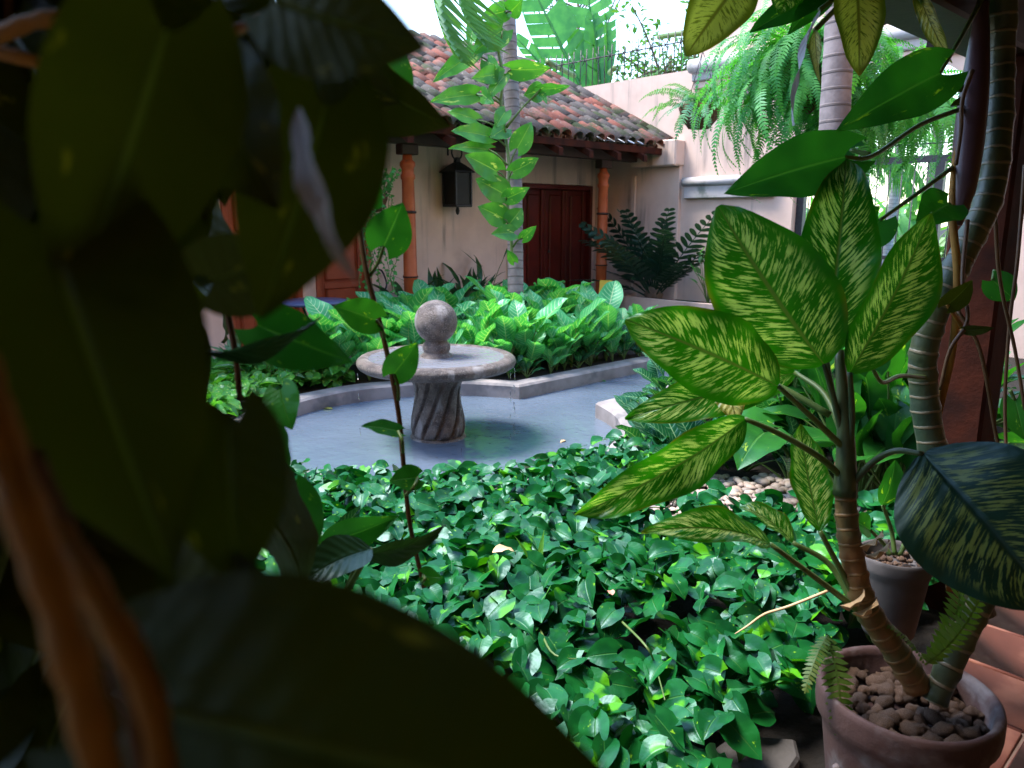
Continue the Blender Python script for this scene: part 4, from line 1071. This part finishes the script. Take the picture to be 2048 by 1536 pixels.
# ---- second palm with hanging ferns
b2 = PX(1664, 300, 4.5); b2.z = 0; b2.y += .02; t2 = PX(1652, 60, 4.5)
palm('palm_tree', b2, (t2.x, t2.y, 4.2), .09, .078, 'smooth ringed grey palm trunk hung with bright green ferns', 0, pf, 0)
def hang_fronds(n, L, W, mat, seed, droop=(1.7, 2.5), lift=(.2, 1.0), nn=24):
    r = random.Random(seed)
    return [MB().add(*frond_arr(r.uniform(*L), r.uniform(*W), nn, r.uniform(*droop), r, r.uniform(*lift), .33, .5)).mesh('frond', M[mat]) for _ in range(n)]
hf = hang_fronds(8, (.75, 1.2), (.075, .105), 'fern', 41, (2.2, 3.0), (.2, .9), nn=44)
def hanging_fern(loc, n, fr, label, size, seed, pot_r=.13, liner=True, wires=None, name='hanging_fern', group=None):
    r = random.Random(seed); o = empty(name, loc, 0, label, 'fern', group)
    if liner: MB().add(*lathe([(0, -pot_r * 1.05), (pot_r * .5, -pot_r), (pot_r * .88, -pot_r * .55), (pot_r, 0), (pot_r * .93, .02), (0, .02)], 20, lambda q, z, a: q * (1 + .05 * math.sin(7 * a + 30 * z)))).build('liner', M['coir'], o)
    for k in range(n):
        az = k / n * 6.283 * 3.0 + r.uniform(-.3, .3); s = size * r.uniform(.65, 1.1)
        link('frond', fr[r.randrange(len(fr))], o, Matrix.Translation((r.uniform(-.5, .5) * pot_r, r.uniform(-.5, .5) * pot_r, 0)) @ Matrix.Rotation(az, 4, 'Z') @ Matrix.Rotation(R(r.uniform(-35, 20)), 4, 'Y') @ Matrix.Rotation(R(r.uniform(-25, 25)), 4, 'X') @ Matrix.Scale(s, 4))
    if wires:
        for k in range(3):
            a = k * 2.094; MB().add(*tube([(pot_r * math.cos(a), pot_r * math.sin(a), 0), (0, 0, wires)], .004, 4)).build('wire', M['iron'], o)
        MB().add(*tube([(0, 0, wires), (0, 0, wires + .35)], .005, 4)).build('hook', M['iron'], o)
    return o
for i, (u, v, d, n_, sz) in enumerate(((1590, 130, 5.7, 110, 1.1), (1620, 100, 5.5, 90, 1.15), (1605, 190, 5.6, 100, 1.05), (1780, 200, 6.0, 90, 1.05), (1700, 230, 5.8, 60, .85))):
    hanging_fern(PX(u, v, d), n_, hf, 'lush bright green fern with long drooping fronds hung around the smooth palm trunk', sz, 50 + i, group='ferns hung round the palm trunk')
hb = hang_fronds(6, (.4, .6), (.07, .1), 'fern_blue', 43, (1.3, 2.3), (.4, 1.2), 28)
hanging_fern(PX(1400, 215, 8.0), 34, hb, 'hanging basket with brown liner and small bluish fern in front of the cream wall', 1.45, 61, .21, True, .55, 'hanging_basket')

# ---- cycad in the planter
def zamia_frond(L, r):
    b = MB(); n = 15; P = []; x = z = 0; lift, dr = r.uniform(1.1, 1.45), r.uniform(.35, .8)
    for i in range(n + 1):
        t = i / n; th = lift - dr * t; P.append((x, 0, z)); x += L / n * math.cos(th); z += L / n * math.sin(th)
    b.add(*tube(P, lerp_list([.014, .005], n + 1), 5), mat=0)
    for i in range(4, n + 1):
        t = i / n; th = lift - dr * t; l = .26 * L / 1.4 * (math.sin(math.pi * min(1, .35 + .6 * t)) ** .6)
        for s in (-1, 1):
            A = leaf_arr(l, .062 * L / 1.4, 'paddle', .15, .4, 0, 4, 2, i)
            xd = Vector((math.cos(th) * .5, s * .9, math.sin(th) * .5 + r.uniform(-.1, .1)))
            b.add(*A, M=frame(P[i], xd, Vector((-math.sin(th), 0, math.cos(th)))), mat=0)
    return b.mesh('frond', M['zamia'])
rzm = random.Random(5); zf = [zamia_frond(rzm.uniform(1.15, 1.7), rzm) for _ in range(5)]
zl = HA + D * 4.12 + B_ * -.62 + Vector((0, 0, .33))
zo = empty('cycad', zl, 0, 'dark green cycad with stiff feathery fronds in the planter against the wall', 'cycad')
for k in range(20):
    az = ANG + R(180) + R(-100 + k * 200 / 19) + rzm.uniform(-.15, .15); tl = rzm.choice((-26, -16, -8, 0, 20, 40))
    if abs(math.cos(az - ANG)) < .3 or k % 4 == 0: tl += 15
    link('frond', zf[k % 5], zo, Matrix.Rotation(az, 4, 'Z') @ Matrix.Rotation(R(tl), 4, 'Y') @ Matrix.Rotation(rzm.uniform(-.5, .5), 4, 'X'))
MB().add(*lathe([(0, -.02), (.12, 0), (.15, .1), (.1, .2), (0, .24)], 12)).build('trunk', M['bark'], zo)
for i, (yy, sc) in enumerate(((-1.5, .75), (-1.95, .7))):
    clump('wall_creeper', HA + D * 4.25 + B_ * yy + Vector((0, 0, .33)), clump_variants('wc', 'fern_blue', 'greenstem', 5, (.08, .12), (.06, .09), (.2, .55), (30, 85), 'heart', .2, (.2, .6), .02, 5, 4, .003, seed=i), 22, r5, 'small round leaved shrub in the planter beside the dark cycad', 'shrub', 'round leaved shrubs in the planter', 1.3)

# ---- big paddle leaves and trees beyond the wall
def torn_leaf(L, W, r, n=11):
    b = MB(); P = [(L * i / 14, 0, -.12 * L * (i / 14) ** 2) for i in range(15)]
    b.add(*tube(P, lerp_list([.05, .012], 15), 5))
    for s in (-1, 1):
        for i in range(n):
            t0, t1 = i / n, (i + 1) / n - (.0 if r.random() < .45 else r.uniform(.01, .035))
            def w(t): return W / 2 * max(.05, math.sin(math.pi * (t * .93 + .04)) ** .5)
            sh = .10 * L; a_ = -.05 * r.random()
            V = []; UV = []
            for t in (t0, (t0 + t1) / 2, t1):
                for q in (0, .5, 1):
                    V.append((L * t + sh * q * (1 - t * .6) , s * w(t + .02) * q, -.12 * L * t * t + a_ * q * W + .05 * W * q)); UV.append((t, .5 + .5 * s * q))
            b.add(V, [(0, 3, 4, 1), (1, 4, 5, 2), (3, 6, 7, 4), (4, 7, 8, 5)], UV)
    return b.mesh('leaf', M['banana'])
rbn = random.Random(9)
bn0 = PX(1195, 300, 17); bn0.z = 0
bn = empty('traveller_palm', bn0, 0, 'tall plant with huge torn paddle leaves rising behind the garden wall', 'plant')
MB().add(*tube([(0, 0, 0), (0, 0, 1.5), (.05, 0, 3)], [.22, .2, .16], 14)).build('trunk', M['palm'], bn)
for bs, tp, W, rl in (((1180, 215), (1055, -60), 95, 12), ((1196, 205), (1168, -70), 100, -8), ((1212, 205), (1228, 25), 34, 55), ((1150, 215), (1040, 60), 50, 45), ((1200, 210), (1195, 20), 60, 30)):
    a, b = PX(*bs, 17), PX(*tp, 16.6); me = torn_leaf((b - a).length, W / FPX * 17, rbn)
    X = (b - a).normalized(); N = CAM - a; N = (N - X * N.dot(X)).normalized(); N = Matrix.Rotation(R(rl), 3, X) @ N
    o = link('leaf', me, bn); o.matrix_local = Matrix.Translation(-bn0) @ frame(a, X, N)
    MB().add(*tube(sag((0, 0, 2.8), a - bn0, .02, 5), .05, 6)).build('petiole', M['greenstem'], o).matrix_parent_inverse = o.matrix_local.inverted()
def leafy_tree(base, hgt_, crown, n, label, seed, size=.14, trunk_r=.09, cat='tree', name='leafy_tree', group=None):
    r = random.Random(seed); o = empty(name, base, 0, label, cat, group); b = MB(); tips = []
    b.add(*tube([(0, 0, 0), (.1, 0, hgt_ * .5), (0, .1, hgt_)], [trunk_r, trunk_r * .8, trunk_r * .5], 8))
    for k in range(16):
        z0 = hgt_ * r.uniform(.45, 1); e = Vector((r.uniform(-1, 1) * crown[0], r.uniform(-1, 1) * crown[1], hgt_ + r.uniform(-.9, .8) * crown[2]))
        P = sag((0, .05, z0), e, .08, 6); b.add(*tube(P, lerp_list([trunk_r * .4, .012], 7), 5)); tips += P[3:]
    b.build('trunk', M['bark'], o); c = MB(); A = [leaf_arr(1, .5, 'lance', .2, .5, .02, 3, 2, k) for k in range(3)]
    for k in range(n):
        t = r.choice(tips); p = t + Vector((r.gauss(0, .22), r.gauss(0, .22), r.gauss(0, .2))) * (crown[0] / 1.6)
        c.add(*A[k % 3], M=frame(p, (r.gauss(0, 1), r.gauss(0, 1), r.gauss(-.3, .5)), (r.gauss(0, .6), r.gauss(0, .6), 1)) @ Matrix.Scale(size * r.uniform(.6, 1.2), 4))
    tag(c.build('crown', M['treeleaf'], o), kind='stuff'); return o
p = PX(1335, 300, 17); p.z = 0; leafy_tree(p, 5.0, (1.2, 1.2, 1.3), 1300, 'small leaved tree beyond the railing, right of the torn paddle leaves', 3, .16)
p = PX(1480, 300, 19); p.z = 0; leafy_tree(p, 6.4, (1.7, 1.5, 1.6), 1500, 'dense small leaved tree beyond the moulded top of the garden wall', 4, .18)
p = PX(1150, 300, 19); p.z = 0; leafy_tree(p, 7.4, (1.8, 1.2, .8), 500, 'slim bare stemmed tree showing thin twigs above the paddle leaves', 5, .16, .06)
gpf = [MB().add(*palm_frond_arr(2.4, 30, .7, 2.1, .8, 1.0, .04, rp)).mesh('frond', M['palmleaf']) for _ in range(3)]
for (u, d, h_) in ((1700, 14, 3.0), (1840, 15.5, 3.4), (1770, 19, 4.0), (1620, 16, 2.6)):
    p = PX(u, 500, d); p.z = 0
    palm('garden_palm', p, p + Vector((.1, 0, h_)), .13, .1, 'garden palm with arching fronds seen through the arched gateway', 11, gpf, 14, 'palms beyond the gateway')
rs = random.Random(77)
shv = clump_variants('shrub', 'palmleaf', 'greenstem', 6, (.3, .5), (.08, .14), (.4, .9), (25, 85), 'lance', .2, (.4, 1.0), .02, 6, 4, .006, seed=12)
for i in range(8):
    p = PX(rs.uniform(1560, 1900), 560, rs.uniform(22, 27)); p.z = 0
    clump('garden_shrub', p, shv, 26, rs, 'leafy green shrub on the far side of the swimming pool', 'shrub', 'shrubs beyond the pool', 2.6)

# ---- round table
tb = empty('round_table', TBL, .3, 'round blue grey metal table in front of the orange red doors', 'table')
MB().add(*lathe([(0, .715), (.33, .715), (.35, .72), (.355, .735), (.35, .75), (0, .752)], 40)).build('table_top', M['bluemetal'], tb)
MB().add(*lathe([(.025, .12), (.025, .69), (.05, .714)], 12)).build('pedestal', M['iron'], tb)
for k in range(3):
    a = k * 2.094; c, s_ = math.cos(a), math.sin(a)
    MB().add(*tube(spline([(c * .02, s_ * .02, .2), (c * .15, s_ * .15, .16), (c * .3, s_ * .3, .01)], 4), .016, 6)).build('leg', M['iron'], tb)
    MB().add(*tube(spline([(c * .02, s_ * .02, .5), (c * .1, s_ * .1, .56), (c * .2, s_ * .2, .71)], 4), .013, 6)).build('brace', M['iron'], tb)
# ---- trailing plant hanging by the left column
hvp = PX(748, 395, 8.6); rh = random.Random(8)
hv = empty('trailing_plant', hvp, 0, 'trailing plant with tiny round leaves hanging from a dark pot by the column', 'hanging plant')
MB().add(*lathe([(0, -.16), (.1, -.15), (.15, -.02), (.155, .02), (.14, .03), (0, .02)], 20)).build('pot', M['coir'], hv)
for k in range(3): MB().add(*tube([(.14 * math.cos(k * 2.1), .14 * math.sin(k * 2.1), .02), (0, 0, .9)], .004, 4)).build('wire', M['iron'], hv)
la = MB(); disc = leaf_arr(1, .9, 'heart', .1, .4, .02, 4, 4, 3)
for k in range(30):
    a = rh.uniform(0, 6.28); q = rh.uniform(.08, .2); up = rh.random() < .3
    P = [Vector((.1 * math.cos(a), .1 * math.sin(a), 0))]
    if up:
        for i in range(5): P.append(P[-1] + Vector((rh.uniform(.0, .07) * math.cos(a), rh.uniform(0, .07) * math.sin(a), .06)))
    else:
        P.append(Vector((q * math.cos(a), q * math.sin(a), .03)))
        for i in range(rh.randint(5, 13)): P.append(P[-1] + Vector((rh.gauss(0, .02), rh.gauss(0, .02), -.09)))
    P = spline(P, 3); MB().add(*tube(P, .004, 4)).build('strand', M['greenstem'], hv)
    for pt in P[2:]:
        for _ in range(2 if up else 1):
            if rh.random() < .75: la.add(*disc, M=frame(pt, (rh.gauss(0, 1), rh.gauss(0, 1), rh.gauss(-.2, .5)), (rh.gauss(0, .5), -.6, .6)) @ Matrix.Scale(rh.uniform(.03, .055), 4))
tag(la.build('leaves', M['fern'], hv), kind='stuff')
hs = tag(MB().add(*tube([Vector((.13 * math.cos(a), .02 * math.sin(3 * a), .16 * math.sin(a))) for a in np.linspace(0, 18.8, 80)], .012, 6)).build('garden_hose', M['iron'], None), 'black coiled garden hose hanging beside the orange red door', 'hose')
hs.location = HA + D * .12 + B_ * (WY - .06) + Vector((0, 0, .75)); hs.rotation_euler = (0, 0, ANG)

# ---- cane and climbers on the corridor post
cn = empty('tall_cane_plant', PX(1862, 900, 2.45), 0, 'thick ringed green cane curving up the corridor post with speckled hanging leaves', 'plant')
stalk(cn, [(1960, 1230, 2.4), (1900, 1010, 2.4), (1862, 880, 2.38), (1846, 760, 2.35), (1850, 690, 2.32), (1880, 600, 2.28), (1930, 500, 2.26), (1980, 390, 2.25), (1998, 250, 2.25), (2002, 110, 2.24), (2012, -60, 2.2)], .042, .036, 'cane', 'stem', 16, 8, lambda i: 1 + (.10 if i % 5 == 0 else 0))
stalk(cn, [(1968, -30, 2.2), (1955, 120, 2.2), (1940, 260, 2.2), (1926, 380, 2.2), (1915, 450, 2.2)], .01, .01, 'sheath', 'sheath', 12, 8, lambda i: 1 + 3.0 * math.sin(math.pi * i / 32) ** 1.0)
for (bs, tp, W, rl, mt, kd, tw) in (((1490, -50, 1.7), (1372, 112, 1.62), 125, 8, 'dieff_yellow', 'oval', 0), ((1708, -70, 1.75), (1718, 152, 1.68), 96, -14, 'dieff_yellow', 'oval', 0), ((1690, -30, 1.9), (1500, 66, 1.86), 66, 25, 'pothos', 'oval', 0),
                                    ((1650, -20, 1.9), (1575, 70, 1.86), 60, 0, 'pothos', 'heart', 0), ((1640, 20, 1.75), (1585, 252, 1.68), 30, 40, 'grey_leaf', 'lance', 1.6), ((1630, 60, 1.7), (1640, 170, 1.68), 26, 10, 'dieff_yellow', 'lance', .8), ((1600, -60, 1.8), (1560, 30, 1.75), 90, 10, 'dieff', 'oval', 0)):
    lf = view_leaf(cn, mt, bs, tp, W, kd, rl, .25, .5, .02, int(W), 14, 8, tw)
    stalk(lf, [(2000, -90, 2.2), ((bs[0] + 2000) / 2, -110, 2.0), bs], .009, .006, 'greenstem')
cp = empty('post_pothos', PX(1930, 900, 2.5), 0, 'large leaved dark pothos climbing the corridor post above the dieffenbachia', 'climbing plant')
stalk(cp, [(1900, 1180, 2.55), (1870, 900, 2.45), (1905, 700, 2.3), (1915, 560, 2.22), (1905, 420, 2.2), (1915, 300, 2.2), (1945, 150, 2.2), (1975, -40, 2.2)], .012, .01, 'lamplitstem', 'stem')
for (bs, tp, W, rl, st, mt) in (((1880, 146, 1.9), (1672, 262, 1.84), 122, 6, [(1968, -10, 2.2), (1930, 60, 2.05)], 'pothos'), ((1690, 314, 1.85), (1447, 388, 1.8), 128, 12, [(1930, 215, 2.2), (1840, 250, 2.05), (1745, 312, 1.9)], 'pothos'),
                            ((1700, 300, 1.95), (1610, 296, 2.05), 70, 50, [(1740, 310, 1.93)], 'pothos'),
                            ((1898, 408, 2.1), (1832, 452, 2.0), 92, 15, [(1912, 425, 2.2)], 'pothos'), ((1760, 440, 2.0), (1690, 520, 2.0), 90, 10, [(1905, 335, 2.2), (1830, 390, 2.1)], 'pothos'), ((1844, 5, 2.0), (1905, 126, 1.98), 36, 20, [(1830, -40, 2.0)], 'dieff_yellow'),
                            ((1745, 738, 1.9), (1738, 672, 1.92), 70, 0, [(1850, 755, 2.3), (1800, 752, 2.1), (1765, 765, 1.95)], 'pothos'), ((1925, 178, 2.2), (1884, 178, 2.18), 26, 40, [(1940, 170, 2.2)], 'pothos_shaded'), ((1938, 205, 2.2), (1900, 212, 2.18), 26, 40, [(1945, 200, 2.2)], 'pothos_shaded'),
                            ((1895, 610, 2.1), (1945, 560, 2.05), 52, 30, [(1925, 655, 2.2)], 'pothos_shaded'), ((1930, 660, 2.1), (1990, 655, 2.05), 24, 30, [(1925, 660, 2.15)], 'pothos_shaded'), ((1850, 590, 2.1), (1862, 545, 2.1), 30, 0, [(1880, 600, 2.2)], 'pothos'),
                            ((1820, 650, 2.6), (1750, 665, 2.65), 44, 20, [(1840, 640, 2.6)], 'grey_leaf'), ((1985, 560, 2.5), (2030, 600, 2.5), 60, 0, [(1990, 540, 2.5)], 'pothos'), ((2030, 800, 2.6), (2050, 880, 2.6), 60, 0, [(2020, 780, 2.6)], 'pothos')):
    lf = view_leaf(cp, mt, bs, tp, W, 'heart', rl, .2, .5, .02, int(W) + 3, 12, 8); stalk(lf, st + [bs], .007, .005, 'lamplitstem' if mt == 'pothos_shaded' else 'greenstem')
for k, U in enumerate(([(1935, 440, 2.15), (1925, 560, 2.12), (1935, 640, 2.1), (1900, 700, 2.12), (1880, 780, 2.15)], [(2050, 330, 2.4), (2035, 520, 2.4), (2020, 640, 2.45), (2010, 800, 2.5), (2015, 960, 2.5)], [(1990, 420, 2.3), (2000, 560, 2.35), (2030, 700, 2.4), (2050, 820, 2.4)], [(1915, 620, 2.2), (1960, 700, 2.2), (1990, 860, 2.25), (2000, 900, 2.25)], [(1945, 140, 2.1), (1925, 200, 2.1), (1922, 260, 2.1), (1912, 330, 2.1)])):
    stalk(cp, U, .006, .005, 'vinestem', 'aerial_root', 6)
rc = random.Random(4)
rv = clump_variants('rv', 'pothos', 'greenstem', 6, (.12, .2), (.09, .13), (.2, .5), (30, 88), 'heart', .25, (.4, 1), .02, 6, 4, .004, seed=22)
for i in range(12):
    p = KP + D * rc.uniform(.5, 1.8) + B_ * rc.uniform(.35, 1.2)
    clump('pothos_bush', p, rv, 18, rc, 'leafy pothos bush growing outside the corridor beyond the timber post', 'plant', 'pothos bushes beyond the post', rc.uniform(1.2, 2.2))
p2c = empty('young_dieffenbachia', p2, 0, 'young plant with thin green stalks in the grey pot', 'plant')
for (a, b_, lf_) in (((1790, 1110, 2.45), (1765, 1010, 2.4), (1790, 920, 2.36)), ((1800, 1110, 2.45), (1820, 1030, 2.4), (1850, 960, 2.36)), ((1780, 1110, 2.45), (1740, 1060, 2.4), (1700, 1040, 2.36)), ((1795, 1110, 2.45), (1830, 1060, 2.3), (1850, 1030, 2.25))):
    lf = view_leaf(p2c, 'pothos', b_, lf_, 50, 'oval', 30, .3, .6, .02, 5, 10, 6); stalk(lf, [a, ((a[0] + b_[0]) / 2 + 5, (a[1] + b_[1]) / 2, a[2]), b_], .008, .005, 'greenstem')

# ---- vines hanging along the corridor edge, left of the camera
rv_ = random.Random(99)
vl = [leaf_arr(1, w, 'heart', f, dr, wv, 9, 6, 60 + k) for k, (w, f, dr, wv) in enumerate(((.72, .3, .7, .03), (.8, .2, 1.0, .03), (.66, .45, .6, .02), (.76, .15, 1.3, .04), (.7, .35, .3, .03)))]
vlm = [MB().add(*A).mesh('leaf', M['pothos_shaded']) for A in vl]
def vine(u, d, v0, v1, nleaf, size, label, group):
    top, bot = PX(u, v0, d), PX(u + rv_.uniform(-40, 40), v1, d); o = empty('hanging_vine', bot, 0, label, 'vine', group)
    P = spline([top.lerp(bot, t) - bot + Vector((rv_.gauss(0, .02), rv_.gauss(0, .02), 0)) for t in np.linspace(0, 1, 6)], 5)
    MB().add(*tube(P, .006, 6)).build('stem', M['vinestem'], o)
    for k in range(nleaf):
        p = P[int((k + .5) / nleaf * (len(P) - 1))]; az = rv_.uniform(0, 6.283)
        e = p + Vector((math.cos(az), math.sin(az), rv_.uniform(-.2, .4))) * rv_.uniform(.03, .08)
        xd = Vector((math.cos(az) * .5, math.sin(az) * .5, rv_.uniform(-1.2, -.3))); nm = Vector((math.cos(az), math.sin(az) - .5, .7))
        Mx = frame(e, xd, nm) @ Matrix.Scale(size * rv_.uniform(.75, 1.25), 4)
        lf = link('leaf', vlm[rv_.randrange(5)], o, Mx)
        MB().add(*tube(sag(p, e, .1, 3), .0035, 5)).build('petiole', M['vinestem'], o)
for i in range(14):
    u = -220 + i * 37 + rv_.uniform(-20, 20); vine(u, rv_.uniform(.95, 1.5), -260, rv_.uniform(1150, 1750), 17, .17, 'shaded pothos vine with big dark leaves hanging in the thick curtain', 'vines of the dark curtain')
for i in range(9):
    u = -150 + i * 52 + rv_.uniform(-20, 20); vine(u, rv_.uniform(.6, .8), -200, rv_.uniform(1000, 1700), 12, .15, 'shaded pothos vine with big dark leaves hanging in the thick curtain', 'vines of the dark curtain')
nv = empty('near_vine', PX(200, 1536, .45), 0, 'large dark blurred pothos leaves and brown stems hanging close to the viewer', 'vine')
for k, (bs, tp, W, rl, fo_, dr, mt) in enumerate((
    ((545, 0, .50), (856, 96, .46), 250, 10, .1, .4, 'pothos_shaded'), ((722, 150, .75), (905, 252, .72), 150, 30, .35, .5, 'pothos_shaded'), ((650, 210, .55), (520, 640, .52), 300, -8, .15, .6, 'pothos_shaded'),
    ((598, 215, .48), (718, 575, .46), 66, 40, .4, .6, 'grey_leaf'), ((455, 850, .42), (480, 1190, .40), 240, 10, .15, .6, 'pothos_shaded'), ((300, 1420, .34), (1330, 1660, .30), 640, 0, .1, .5, 'pothos_shaded'),
    ((90, 450, .42), (350, 1160, .38), 470, 5, .1, .5, 'pothos_shaded'), ((330, 60, .45), (130, 640, .42), 380, -10, .15, .6, 'pothos_shaded'), ((515, 650, .85), (706, 725, .82), 125, 12, .15, .3, 'pothos'), ((395, 700, .75), (640, 632, .72), 70, 55, .3, .9, 'spath'),
    ((560, 780, 1.0), (585, 860, .98), 80, 20, .2, .4, 'pothos'), ((540, 850, 1.0), (582, 950, .98), 70, 30, .2, .4, 'pothos'), ((430, 150, .5), (560, 420, .5), 230, 20, .2, .7, 'pothos_shaded'), ((420, 560, .6), (640, 480, .58), 190, 20, .2, .5, 'pothos_shaded'), ((360, 1180, .42), (700, 1330, .38), 260, 20, .15, .5, 'pothos_shaded'),
    ((520, 600, 1.1), (560, 520, 1.1), 60, 20, .2, .4, 'pothos'), ((590, 980, 1.0), (640, 1090, 1.0), 90, 20, .2, .4, 'pothos'), ((690, 280, .95), (640, 330, .95), 80, 0, .2, .4, 'pothos'), ((770, 120, 1.0), (828, 190, 1.0), 75, 0, .2, .4, 'pothos_pale'), ((610, 95, .7), (800, 205, .66), 190, 10, .2, .5, 'pothos_shaded'), ((600, 60, .8), (690, 200, .8), 170, 0, .2, .5, 'pothos_shaded'))):
    if bs[2] < .7: bs, tp = (bs[0], bs[1], bs[2] * .62), (tp[0], tp[1], tp[2] * .62)
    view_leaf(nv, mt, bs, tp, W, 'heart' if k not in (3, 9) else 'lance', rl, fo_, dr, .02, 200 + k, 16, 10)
for U, r0, m_ in (([(-60, 700, .19), (20, 940, .18), (100, 1160, .175), (170, 1400, .17), (240, 1680, .17)], .0052, 'lamplitstem'), ([(100, 1050, .2), (200, 1200, .19), (300, 1400, .19), (340, 1680, .19)], .0042, 'lamplitstem'), ([(60, 900, .2), (150, 1100, .2), (240, 1330, .19), (300, 1600, .19)], .0025, 'vinestem'), ([(-40, 90, .42), (60, 45, .41), (150, 40, .41), (260, 82, .42), (385, 90, .43), (520, 40, .5)], .0045, 'lamplitstem'),
                  ([(-40, 95, .45), (60, 120, .45), (160, 150, .46)], .0045, 'lamplitstem'), ([(-40, 520, .5), (200, 430, .5), (400, 300, .5), (560, 240, .5)], .006, 'vinestem'), ([(560, 20, .48), (600, 130, .48), (600, 250, .48), (640, 330, .48)], .0038, 'lamplitstem'), ([(430, 490, .9), (445, 580, .9), (470, 700, .9), (480, 800, .9)], .004, 'vinestem')):
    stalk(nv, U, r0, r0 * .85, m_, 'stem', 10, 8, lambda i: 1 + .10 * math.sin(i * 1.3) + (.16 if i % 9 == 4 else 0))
# thin single vine in front of the fountain
tv = empty('thin_vine', PX(845, 1170, 1.3), 0, 'single thin brown vine with small bright heart leaves dangling before the fountain', 'vine')
stalk(tv, [(722, -460, 1.25), (716, -150, 1.25), (715, 180, 1.25), (712, 290, 1.25), (714, 400, 1.25), (730, 530, 1.25), (768, 680, 1.26), (796, 820, 1.27), (808, 940, 1.28), (820, 1050, 1.29), (848, 1175, 1.3)], .005, .004, 'vinestem', 'stem')
for k, (bs, tp, W, rl, st) in enumerate((((768, 492, 1.22), (806, 405, 1.2), 92, 0, (738, 555)), ((712, 330, 1.22), (668, 362, 1.2), 70, 10, (713, 330)), ((735, 395, 1.2), (762, 372, 1.18), 64, 0, (715, 400)), ((752, 640, 1.23), (667, 612, 1.2), 72, 8, (770, 680)), ((788, 748, 1.24), (836, 684, 1.22), 66, 5, (797, 800)),
                                          ((796, 862, 1.25), (722, 852, 1.22), 40, 35, (806, 905)), ((836, 955, 1.26), (778, 962, 1.24), 56, 15, (812, 990)), ((846, 1150, 1.28), (886, 1156, 1.26), 40, 10, (845, 1165)), ((720, 270, 1.22), (690, 290, 1.2), 50, 0, (713, 260)))):
    lf = view_leaf(tv, 'pothos', bs, tp, W, 'heart', rl, .15, .4, .02, 300 + k, 12, 8); stalk(lf, [(*st, 1.26), ((st[0] + bs[0]) / 2 + 4, (st[1] + bs[1]) / 2, 1.24), bs], .003, .0025, 'greenstem')
# ribbed dark plant at the foot of the curtain
sp_ = empty('ribbed_plant', GP(640, 1230, .1), 0, 'dark glossy ribbed plant with folded drooping leaves at the foot of the vines', 'plant')
for k, (bs, tp, W, rl, st, mt) in enumerate((((742, 1098, 1.25), (588, 1178, 1.18), 96, 30, (690, 1190), 'spath'), ((722, 1108, 1.3), (892, 1050, 1.28), 62, 40, (690, 1190), 'spath'), ((640, 1090, 1.4), (800, 1030, 1.42), 70, 10, (660, 1180), 'pothos'), ((660, 1085, 1.45), (720, 1010, 1.5), 46, 20, (650, 1180), 'bed_dark'), ((600, 1050, 1.4), (600, 950, 1.4), 80, 0, (640, 1180), 'pothos'), ((640, 1180, 1.3), (580, 1200, 1.25), 50, 30, (650, 1190), 'spath'))):
    lf = view_leaf(sp_, mt, bs, tp, W, 'lance', rl, .35, .9, .02, 400 + k, 14, 8); stalk(lf, [(*st, 1.35), bs], .006, .004, 'greenstem')
fa = [(665, 818, WZ + .006, 'dieff_yellow', 'yellow leaf floating on the pond by the left kerb', .12), (1130, 880, WZ + .006, 'husk', 'small brown leaf floating on the pond right of the fountain', .07), (1200, 760, WZ + .006, 'pothos_pale', 'pale green leaf floating in the pond channel', .09),
      (985, 1105, .33, 'husk', 'curled tan dead leaf lying on the pothos carpet', .11), (1225, 1190, .3, 'saucer', 'small pink fallen leaf caught in the pothos carpet', .05)]
for k, (u, v, z, mt, lb, L) in enumerate(fa):
    o = MB().add(*leaf_arr(L, L * .5, 'lance', .2, .4 if z < 0 else 1.4, .03, 8, 4, k)).build('fallen_leaf', M[mt]); p = GP(u, v, z); o.location = p; o.rotation_euler = (0, 0, k * 1.3 + 2.8); tag(o, lb, 'leaf')
print('all done', len(bpy.data.objects))
